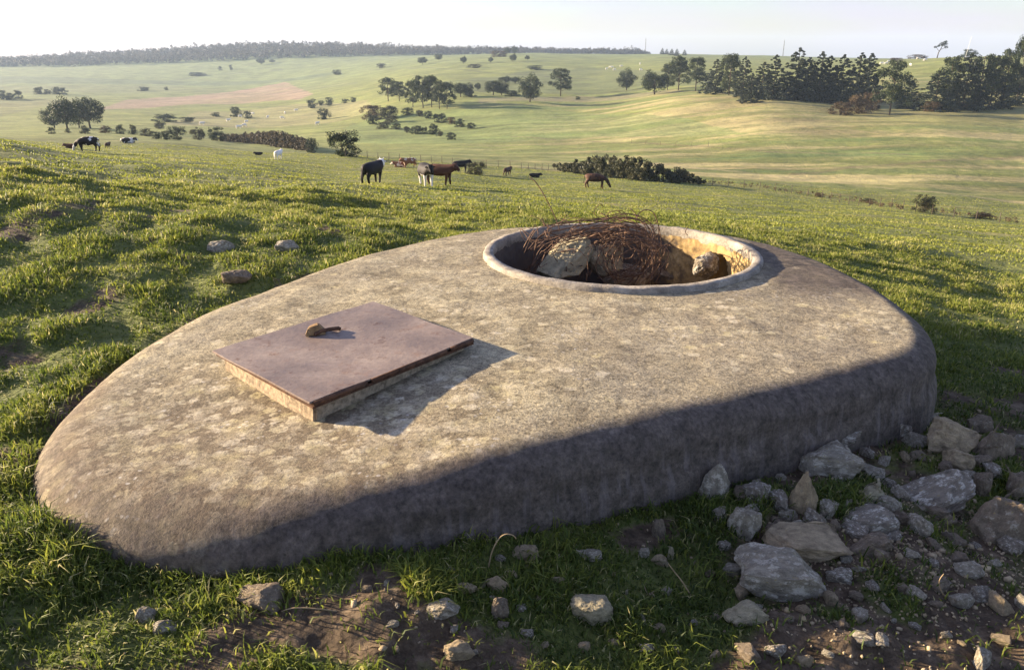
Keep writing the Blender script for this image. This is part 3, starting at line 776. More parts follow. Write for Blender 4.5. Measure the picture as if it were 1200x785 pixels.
ST = [
(841,572,60,46,'rockA','pale pointed lichen-spotted stone standing against the bunker wall',0,0,'pyr'),
(890,578,36,20,'rockD','small grey and white stone just right of the pointed stone',10,5,''),
(898,554,16,12,'rockC','small dark stone close under the bunker wall above the grey and white one',30,0,''),
(946,584,46,48,'rockB','tan wedge-shaped stone with a sharp upright tip',-20,8,'pyr'),
(1020,580,44,32,'rockE','smooth rounded tan stone above the white-crusted slab',25,18,'rnd'),
(983,523,56,22,'rockD','white-crusted flattish stone nearest the foot of the bunker wall',-12,-12,''),
(974,550,72,20,'rockA','long flat grey slab lying level below the white-crusted flattish stone',2,2,''),
(1053,508,24,20,'rockD','small pale stone at the right foot of the bunker wall',0,20,''),
(1096,493,30,18,'rockA','rounded light grey cobble beside the right corner of the bunker',0,0,'rnd'),
(1115,517,74,30,'rockB','slanting yellowish slab just below the rounded light grey cobble',25,18,''),
(1128,543,46,20,'rockB','small sloping tan slab under the slanting yellowish one',20,20,''),
(1175,522,54,58,'rockC','large brown boulder at the right edge of the picture',10,5,''),
(1101,578,92,38,'rockD','long dark slab with bright white lichen patches, tilted up to the right',5,-24,'slab'),
(1152,571,22,24,'rockC','small grey block leaning behind the upper end of the tilted dark slab',0,-10,''),
(1168,610,74,56,'rockC','big dark stone in shade below the large brown boulder',0,8,''),
(1014,612,72,26,'rockD','white-crusted slab right of the tan wedge-shaped stone',5,-12,'slab'),
(1023,642,46,24,'rockC','dark narrow stone leaning under the white-crusted slab',10,-30,''),
(1038,656,48,28,'rockC','dark rounded stone in the hollow below the narrow leaning one',0,10,'rnd'),
(872,618,38,34,'rockA','blocky grey-green stone below the small grey and white one',0,5,''),
(946,640,92,30,'rockB','long brown slab with a grey end above the largest pale boulder',0,6,'slab'),
(920,677,104,56,'rockA','largest pale lichen-covered boulder, in the grass at the lower right',-5,6,''),
(875,724,50,16,'rockE','narrow tan stone below left of the largest pale boulder',5,-10,''),
(693,718,50,32,'rockE','cream angular stone standing alone in the grass',-15,5,'blk'),
(614,648,32,14,'rockB','low buff stone below the bent white stalk',10,-12,''),
(690,648,30,18,'rockA','rough grey-white stone in the grass midway along the wall',0,0,''),
(788,650,12,16,'rockE','small upright cream pebble right of the rough grey-white stone',0,0,'rnd'),
(754,649,14,12,'rockA','small pale grey pebble left of the upright cream one',0,0,'rnd'),
(773,658,20,14,'rockB','buff pebble between the pale grey and the cream pebble',0,0,''),
(772,622,16,20,'rockC','narrow brown upright stone close to the wall in front of the bunker',0,0,''),
(670,609,14,10,'rockC','dim grey pebble in the wall shadow left of the brown upright stone',0,0,'rnd'),
(519,715,38,18,'rockA','mossy grey-green stone in the grass at bottom centre',0,3,''),
(582,686,26,18,'rockB','buff shard pointing up to the right behind the mossy stone',0,-30,''),
(547,690,24,10,'rockB','flat buff chip left of the buff shard',0,0,''),
(735,697,16,12,'rockE','cream cobble up and right of the cream angular stone',0,0,'rnd'),
(764,696,18,14,'rockB','tan cobble right of the cream cobble',0,0,'rnd'),
(538,765,36,14,'rockB','half-buried buff stone at the bottom edge of the picture',0,0,''),
(303,706,56,20,'rockC','flat grey-brown stone half in the grass below the near end of the bunker',0,4,''),
(256,673,38,18,'rockC','brown stone tucked in grass against the near end of the bunker',0,0,''),
(171,722,22,16,'rockA','small grey stone in the trodden earth at lower left',0,0,''),
(192,736,28,12,'rockA','flat grey stone just right of the small grey one at lower left',0,0,''),
(943,775,18,14,'rockB','small tan stone at the bottom edge below the narrow tan stone',0,0,''),
(257,292,30,8,'rockA','flat pale stone sunk in the turf, leftmost of three behind the bunker',0,0,''),
(336,290,28,11,'rockA','pale grey stone in the turf, rightmost of three behind the bunker',0,0,''),
(276,327,34,15,'rockC','grey-brown stone in the turf, nearest the bunker of three behind it',0,0,''),
(842,538,14,9,'rockC','dark chip in the angle of the wall above the pointed stone',0,0,''),
(914,612,20,12,'rockC','brown cobble left of the long brown slab',0,0,''),
(1075,535,18,12,'rockC','brown cobble between the slanting slab and the wall',0,0,''),
(1148,500,28,20,'rockC','dull brown stone left of the large brown boulder',0,0,''),
(1080,490,20,12,'rockC','dark cobble touching the right corner of the bunker',0,0,''),
(1187,572,40,36,'rockC','dark block under the large brown boulder at the right edge',0,0,''),
(820,585,10,8,'rockA','tiny pale stone left of the foot of the pointed stone',0,0,''),
(932,655,16,10,'rockB','small buff stone wedged over the largest pale boulder',0,0,''),
(586,718,20,22,'rockC','brown shard in the grass between the mossy stone and the cream angular stone',0,0,''),
(720,672,12,9,'rockB','tiny buff pebble below the rough grey-white stone',0,0,'rnd'),
(430,690,14,8,'rockC','tiny brown stone in the shade in front of the near end of the bunker',0,0,''),
(1062,690,22,12,'rockC','dull brown stone in the dark earth at the lower right',0,0,''),
(1125,655,22,14,'rockC','dull stone in the dark hollow under the tilted dark slab',0,0,''),
(1004,700,16,10,'rockC','small dull stone right of the largest pale boulder',0,0,''),
]
for i, (u, v, w, h, mt, lb, rot, tilt, sh) in enumerate(ST):
    kw = dict(ang=9)
    if sh == 'pyr': kw = dict(ang=14, depth=None)
    if sh == 'rnd': kw = dict(ang=4)
    if sh == 'slab': kw = dict(ang=12, flat=.55)
    if sh == 'blk': kw = dict(ang=13)
    o = stone(u, v, w, h, mt, lb, 100+i*7, rot=rot, tilt=tilt, sub=4 if w > 20 else 3, group=G1 if u > 820 and v > 480 else None, **kw)
    if sh == 'pyr':      # draw the top in to a point
        for vv in o.data.vertices:
            k2 = 1-(.36 if w > 50 else .24)*(vv.co.z+1); vv.co.x = vv.co.x*k2-.12*(1-k2); vv.co.y *= k2
rdx = random.Random(77); done = []
while len(done) < 112:
    big_ = len(done) < 76
    u = rdx.gauss(1010, 100) if big_ else rdx.uniform(430, 1180)
    v = 520+.0*u+rdx.gauss(70, 60) if big_ else rdx.uniform(640, 770)
    if not (830 < u < 1210 or not big_) or v < 500 or v > 775: continue
    if any(abs(u-a)/30+abs(v-b)/22 < 1 for a, b in done) or any(abs(u-q[0]) < q[2]*.45 and abs(v-q[1]) < q[3]*.5 for q in ST): continue
    p = locate(u, v, 1.2)
    if outdist(p[0], p[1]) < .05: continue
    done.append((u, v)); w = rdx.uniform(12, 34) if big_ else rdx.uniform(7, 17)
    stone(u, v, w, w*rdx.uniform(.4, .7), rdx.choice(['rockA', 'rockB', 'rockC', 'rockA', 'rockD']), 'small angular stone among the rubble beside the bunker' if big_ else 'little stone lying in the grass and earth of the foreground', 900+len(done)*3, rot=rdx.uniform(0, 180), tilt=rdx.uniform(-15, 15), ang=rdx.choice([8, 9, 11]), sub=3, group='small rubble of the bank' if big_ else 'little foreground stones')
# stones lying in the pit
def pit_stone(u, v, zc, size, rotv, mt, label, seed, ang=11):
    p = on_plane(u, v, zc)
    me = rock_mesh('pit_stone', seed, ang); me.materials.append(M[mt])
    o = link(bpy.data.objects.new('pit_stone', me)); o.location = p; o.scale = size; o.rotation_euler = [R(a) for a in rotv]
    tag(o, label, 'stone', 'stones thrown into the bunker pit')
pit_stone(664, 306, -.14, (.22, .13, .125), (8, -34, 20), 'rockE', 'sunlit cream stone sloping out of the pit left of the wire tangle', 501)
pit_stone(708, 306, -.15, (.15, .12, .13), (0, 14, -10), 'rockB', 'shaded tan stone in the pit between the cream stone and the wire', 508)
pit_stone(828, 312, -.22, (.105, .095, .11), (0, 10, 0), 'rockD', 'pale crusted stone in the right part of the pit before the dark niche', 511)
pit_stone(735, 330, -.42, (.22, .16, .14), (0, 5, 30), 'rockC', 'dark stone under the wire tangle in the pit', 517)
pit_stone(795, 322, -.40, (.16, .12, .10), (0, 5, -20), 'rockC', 'dark stone on the pit floor left of the pale crusted one', 523)
pit_stone(862, 318, -.44, (.15, .12, .10), (0, -8, 40), 'rockB', 'brown stone on the pit floor under the niche', 531)

# ------------------------------------------------------------------ rusty wire in the pit
def wire_tangle():
    rd = random.Random(5)
    c = on_plane(715, 292, -.05); c[2] = 0
    root = empty('wire_tangle', (c[0], c[1], -.3))
    tag(root, 'heap of rusty coiled fencing wire piled in the bunker pit', 'wire')
    def strand(pts, r, parts):
        bm = parts; tube(bm, pts, r, 5)
    bmh = bmesh.new(); bmv = bmesh.new(); bml = bmesh.new()
    base = Vector((c[0], c[1], -.3))
    def P(u, v, dy=0):      # a point in the upright plane through the heap
        d = ray(u, v); t = (c[1]+dy)/d[1]; return Vector((d[0]*t, c[1]+dy, CZ+d[2]*t))-base
    # flat hank of wire arching up and over, leftwards to the top
    for k2 in range(36):
        oy = rd.uniform(-.16, .26); a = rd.uniform(-8, 22); w = rd.uniform(-10, 10)
        key = [(618+w, 300+a*1.2), (640+w, 276+a), (672+w, 266+a*.9), (705+w, 259+a*.6+4), (735+w*.7, 259+a*.8), (757+w*.6, 268+a*.5), (767+a*.4, 290), (762+a*.8, 312), (745+a, 332)]
        s = rd.randint(0, 4); e = rd.randint(5, 9)
        key = key[s:e]
        if len(key) < 3: continue
        pts = []
        for i2, (uu, vv) in enumerate(key):
            pts.append(P(uu+rd.gauss(0, 4), vv+rd.gauss(0, 2.6), oy+rd.gauss(0, .05)))
        cm = catmull_open([np.array(p) for p in pts], 6)
        strand(cm, rd.uniform(.0022, .0045), bmh)
    # round coil standing on edge at the right end of the heap
    cc = P(728, 296)
    for k2 in range(36):
        rx = rd.uniform(.10, .20); rz = rd.uniform(.10, .17); ph = rd.uniform(0, 6.3); sweep = rd.uniform(2.0, 5.0)
        tl = rd.uniform(-.9, .9); oy = rd.uniform(-.16, .08); rot = rd.gauss(0, .5); ox = rd.gauss(.02, .04); oz = rd.gauss(-.02, .03)
        pts = []
        for i2 in range(22):
            q = ph+sweep*i2/21
            x = math.cos(q)*rx*(1+.16*mn.noise(Vector((q*1.5, k2*3.1, 0)))); z2 = math.sin(q)*rz*(1+.2*mn.noise(Vector((q*1.5, k2*3.1, 5))))
            x, z2 = x*math.cos(rot)-z2*math.sin(rot), x*math.sin(rot)+z2*math.cos(rot)
            pts.append(cc+Vector((x+ox, oy+x*tl*.6+.05*mn.noise(Vector((q, k2*2.7, 9))), z2+oz)))
        strand(pts, rd.uniform(.002, .0042), bmv)
    # short kinks and cross ties
    for k2 in range(70):
        p = P(rd.uniform(620, 775), rd.uniform(262, 318), rd.uniform(-.15, .15)); pts = [p]
        for i2 in range(4): pts.append(pts[-1]+Vector((rd.gauss(0, .05), rd.gauss(0, .045), rd.gauss(0, .045))))
        strand(catmull_open([np.array(q) for q in pts], 4), .0026, bmv)
    # loose ends sticking out
    for key, r_ in (
        ([(656, 270), (652, 258), (645, 243), (636, 226), (628, 214), (621, 208)], .0036),
        ([(644, 268), (638, 262), (635, 256)], .0036), ([(668, 264), (664, 259), (656, 256)], .0036),
        ([(746, 256), (750, 249), (758, 246), (766, 250), (771, 262), (774, 276), (776, 296)], .004),
        ([(746, 258), (744, 250), (738, 244)], .003), ([(724, 276), (722, 262), (712, 254), (704, 250)], .004),
        ([(641, 272), (630, 280), (626, 296), (624, 312)], .0046), ([(626, 270), (618, 282), (612, 294)], .004),
        ([(640, 272), (652, 276), (668, 284)], .0045), ([(776, 300), (782, 288), (790, 280)], .003), ([(806, 276), (803, 272), (806, 266)], .003),
        ([(690, 324), (700, 306), (716, 300), (724, 312)], .0045), ([(700, 326), (730, 318), (752, 306)], .005)):
        pts = catmull_open([np.array(P(u, v, -.02+.02*i2)) for i2, (u, v) in enumerate(key)], 6)
        strand(pts, r_, bml)
    from_bm('wire_hank', bmh, M['wire'], root)['kind'] = 'stuff'; from_bm('wire_coil', bmv, M['wire'], root)['kind'] = 'stuff'; from_bm('loose_wire', bml, M['wire'], root)['kind'] = 'stuff'
def catmull_open(P, n=6):
    P = [P[0]]+list(P)+[P[-1]]; o = []
    for i in range(1, len(P)-2):
        for k2 in range(n):
            t = k2/n; p0, p1, p2, p3 = P[i-1], P[i], P[i+1], P[i+2]
            o.append(.5*((2*p1)+(-p0+p2)*t+(2*p0-5*p1+4*p2-p3)*t*t+(-p0+3*p1-3*p2+p3)*t**3))
    o.append(P[-2]); return o
wire_tangle()
# fern and moss over the niche
def leaf_tuft(name, loc, n, rad, size, mat, label, cat, seed, hz=1.):
    rd = np.random.default_rng(seed)
    V, Fc, tone = leaf_cloud(rd, np.array([[0, 0, rad*hz*.5]]), np.array([rad]), n, size, np.array([hz]))
    o = mesh(name, V, Fc, mat, attrs={'tone': tone}, smooth=False); o.location = loc
    return tag(o, label, cat)

# ------------------------------------------------------------------ foliage machinery
def leaf_cloud(rd, cen, rad, per, size, hz=None, shell=.55, droop=0):
    """leaf sized faces through the volume of a set of clumps"""
    n = len(cen)*per
    idx = np.repeat(np.arange(len(cen)), per)
    d = rd.normal(0, 1, (n, 3)); d /= np.linalg.norm(d, axis=1)[:, None]
    rr = rd.uniform(shell, 1.08, n)**.7
    hz = np.ones(len(cen)) if hz is None else hz
    p = cen[idx]+d*rr[:, None]*rad[idx][:, None]*np.c_[np.ones(n), np.ones(n), hz[idx]]
    a = rd.normal(0, 1, (n, 3)); a /= np.linalg.norm(a, axis=1)[:, None]
    b = np.cross(a, d*.7+rd.normal(0, .5, (n, 3))); b /= np.linalg.norm(b, axis=1)[:, None]
    s = size*rd.uniform(.55, 1.25, n)[:, None]
    q0 = p-a*s-b*s*.2; q1 = p+b*s*.6; q2 = p+a*s+b*s*.1; q3 = p-b*s*.6
    V = np.stack([q0, q1, q2, q3], 1).reshape(-1, 3)
    Fc = np.arange(n*4).reshape(-1, 4)
    ct = rd.uniform(.15, .75, len(cen))
    tone = np.clip(ct[idx]+rd.normal(0, .16, n), 0, 1)
    return V, Fc, np.repeat(tone, 4)
def limbs(pts_list, parent, name='trunk', mat=None):
    bm = bmesh.new()
    for pts, r0, tp in pts_list: tube(bm, pts, r0, 7, tp)
    return from_bm(name, bm, mat or M['bark'], parent)
PROT = {}
def proto(kind, var):
    """unit tall plants, about 1 high and 1 wide, built once and shared"""
    key = (kind, var)
    if key in PROT: return PROT[key]
    rd = np.random.default_rng(abs(hash(kind)) % 1 + sum(map(ord, kind))*13+var*101)
    parts = []
    if kind == 'spruce':
        # tiers of drooping boughs round a spire
        cen = []; rad = []; hz = []
        H = 30
        for k2 in range(H):
            t = k2/(H-1); z = .07+.90*t; R0 = .50*(1-t)**.62*(.75+.4*rd.uniform())+.010
            m = max(3, int(11*(1-t)+3))
            for q in range(m):
                an = rd.uniform(0, 6.28); f = rd.uniform(.35, 1.)
                cen.append((math.cos(an)*R0*f, math.sin(an)*R0*f, z-.055*f*(1-t)+rd.normal(0, .008))); rad.append(.026+.055*(1-t)); hz.append(.38)
        V, Fc, tone = leaf_cloud(rd, np.array(cen), np.array(rad), 44, .0185, np.array(hz), .1)
        parts.append(('crown', V, Fc, tone, M['needle']))
        tr = [([(0, 0, -.03), (.004, 0, .5), (0, 0, .98)], .017, .2)]
    elif kind == 'pine':
        # bare stem and a broken, layered crown of needle clumps
        cen = []; rad = []; hz = []; tr = [([(0, 0, -.03), (.01*rd.normal(), 0, .4), (.02*rd.normal(), 0, .93)], .020, .4)]
        for k2 in range(52):
            t = rd.uniform(0, 1)**.9; z = .20+.74*t; R0 = .42*math.sin(math.pi*(.20+.72*t))**.7
            an = rd.uniform(0, 6.28); f = rd.uniform(.25, 1)**.7
            c = np.array((math.cos(an)*R0*f, math.sin(an)*R0*f, z)); cen.append(c); rad.append(rd.uniform(.08, .145)); hz.append(.62)
            if k2 % 3 == 0: tr.append(([(0, 0, z-.12), tuple(c*np.array((.5, .5, 1))-np.array((0, 0, .05))), tuple(c)], .008, .3))
        V, Fc, tone = leaf_cloud(rd, np.array(cen), np.array(rad), 120, .019, np.array(hz), .3)
        parts.append(('crown', V, Fc, tone, M['leafA']))
    elif kind == 'tree':
        cen = []; rad = []; tr = [([(0, 0, -.03), (.01, 0, .25), (0, .01, .6)], .026, .5)]
        for k2 in range(50):
            d = rd.normal(0, 1, 3); d /= np.linalg.norm(d); f = rd.uniform(.35, 1)**.6
            c = np.array((d[0]*.38*f, d[1]*.38*f, .53+d[2]*.36*f)); cen.append(c); rad.append(rd.uniform(.09, .16))
            if k2 % 3 == 0: tr.append(([(0, 0, .22), tuple(c*.5+np.array((0, 0, .15))), tuple(c)], .010, .3))
        V, Fc, tone = leaf_cloud(rd, np.array(cen), np.array(rad), 120, .021, None, .3)
        parts.append(('crown', V, Fc, tone, M['leafA']))
    elif kind in ('bush', 'thorn', 'redbush'):
        cen = []; rad = []; tr = []
        for k2 in range(40):
            an = rd.uniform(0, 6.28); f = rd.uniform(0, 1)**.55; z = rd.uniform(.06, .86)
            R0 = .43*math.sqrt(max(.05, 1-(max(0, z-.3)/.75)**2))
            cen.append((math.cos(an)*R0*f, math.sin(an)*R0*f, z)); rad.append(rd.uniform(.08, .17))
            if k2 % 3 == 0: tr.append(([(0, 0, -.03), (math.cos(an)*.1, math.sin(an)*.1, z*.5), (math.cos(an)*R0*f, math.sin(an)*R0*f, z)], .010, .3))
        V, Fc, tone = leaf_cloud(rd, np.array(cen), np.array(rad), 105, .026, None, .3)
        parts.append(('foliage', V, Fc, tone, {'bush': M['leafA'], 'thorn': M['leafB'], 'redbush': M['leafC']}[kind]))
    elif kind == 'windpine':
        cen = [(0.18, 0, .86), (.30, .05, .80), (.02, 0, .80), (-.12, 0, .68), (.34, 0, .62), (.18, .1, .74), (-.3, 0, .62), (.22, -.1, .93)]
        rad = [.16, .14, .15, .10, .13, .15, .10, .10]
        tr = [([(-.1, 0, -.03), (-.06, 0, .3), (.05, 0, .55), (.15, 0, .85)], .035, .4), ([(-.03, 0, .38), (-.2, 0, .55), (-.3, 0, .62)], .014, .4), ([(.03, 0, .48), (.2, 0, .55), (.34, 0, .62)], .014, .4)]
        V, Fc, tone = leaf_cloud(rd, np.array(cen), np.array(rad), 160, .022, np.full(8, .55), .3)
        parts.append(('crown', V, Fc, tone, M['needle']))
    out = []
    for nm, V, Fc, tone, mt in parts:
        me = bpy.data.meshes.new(nm)
        o = mesh(nm, V, Fc, mt, attrs={'tone': tone}, smooth=False); out.append((nm, o.data)); bpy.data.objects.remove(o)
    if tr:
        o = limbs(tr, None, 'stem' if kind in ('bush', 'thorn', 'redbush') else 'trunk'); out.append((o.name.split('.')[0], o.data)); bpy.data.objects.remove(o)
    PROT[key] = out
    return out
NAME = {'spruce': 'spruce_tree', 'pine': 'pine_tree', 'tree': 'broadleaf_tree', 'bush': 'bush', 'thorn': 'bush', 'redbush': 'bush', 'windpine': 'pine_tree'}
plant_count = 0
def plant(kind, u, v, h, w, label, group=None, dist=None):
    global plant_count
    plant_count += 1
    if dist:
        d = ray(u, v); x, y = d[0]/d[1]*dist, dist; z = float(Z(x, y))
    else: x, y, z = locate(u, v, 25)
    D = y*math.cos(PITCH)+(CZ-z)*math.sin(PITCH)
    Hh = h/F*D; W = w/F*D
    root = empty(NAME[kind], (x, y, z-.05), plant_count*2.4 if kind != 'windpine' else 0)
    root.scale = (W/.88*(1.5 if kind == 'spruce' else 1.08), W/.88*(1.5 if kind == 'spruce' else 1.08), Hh*(.90 if kind == 'spruce' else 1.02))
    for nm, me in proto(kind, plant_count % 4):
        link(bpy.data.objects.new(nm, me), root)
    tag(root, label, 'tree' if kind in ('spruce', 'pine', 'tree', 'windpine') else 'bush', group)
    return root
GB = {'a': 'trees of the copse on the left', 'b': 'pines of the middle clump', 'c': 'conifers of the belt on the right', 'd': 'scrub bushes round the pine clump', 'e': 'bushes along the near field edge', 'f': 'far field bushes', 'g': 'row of small bushes below the copse'}
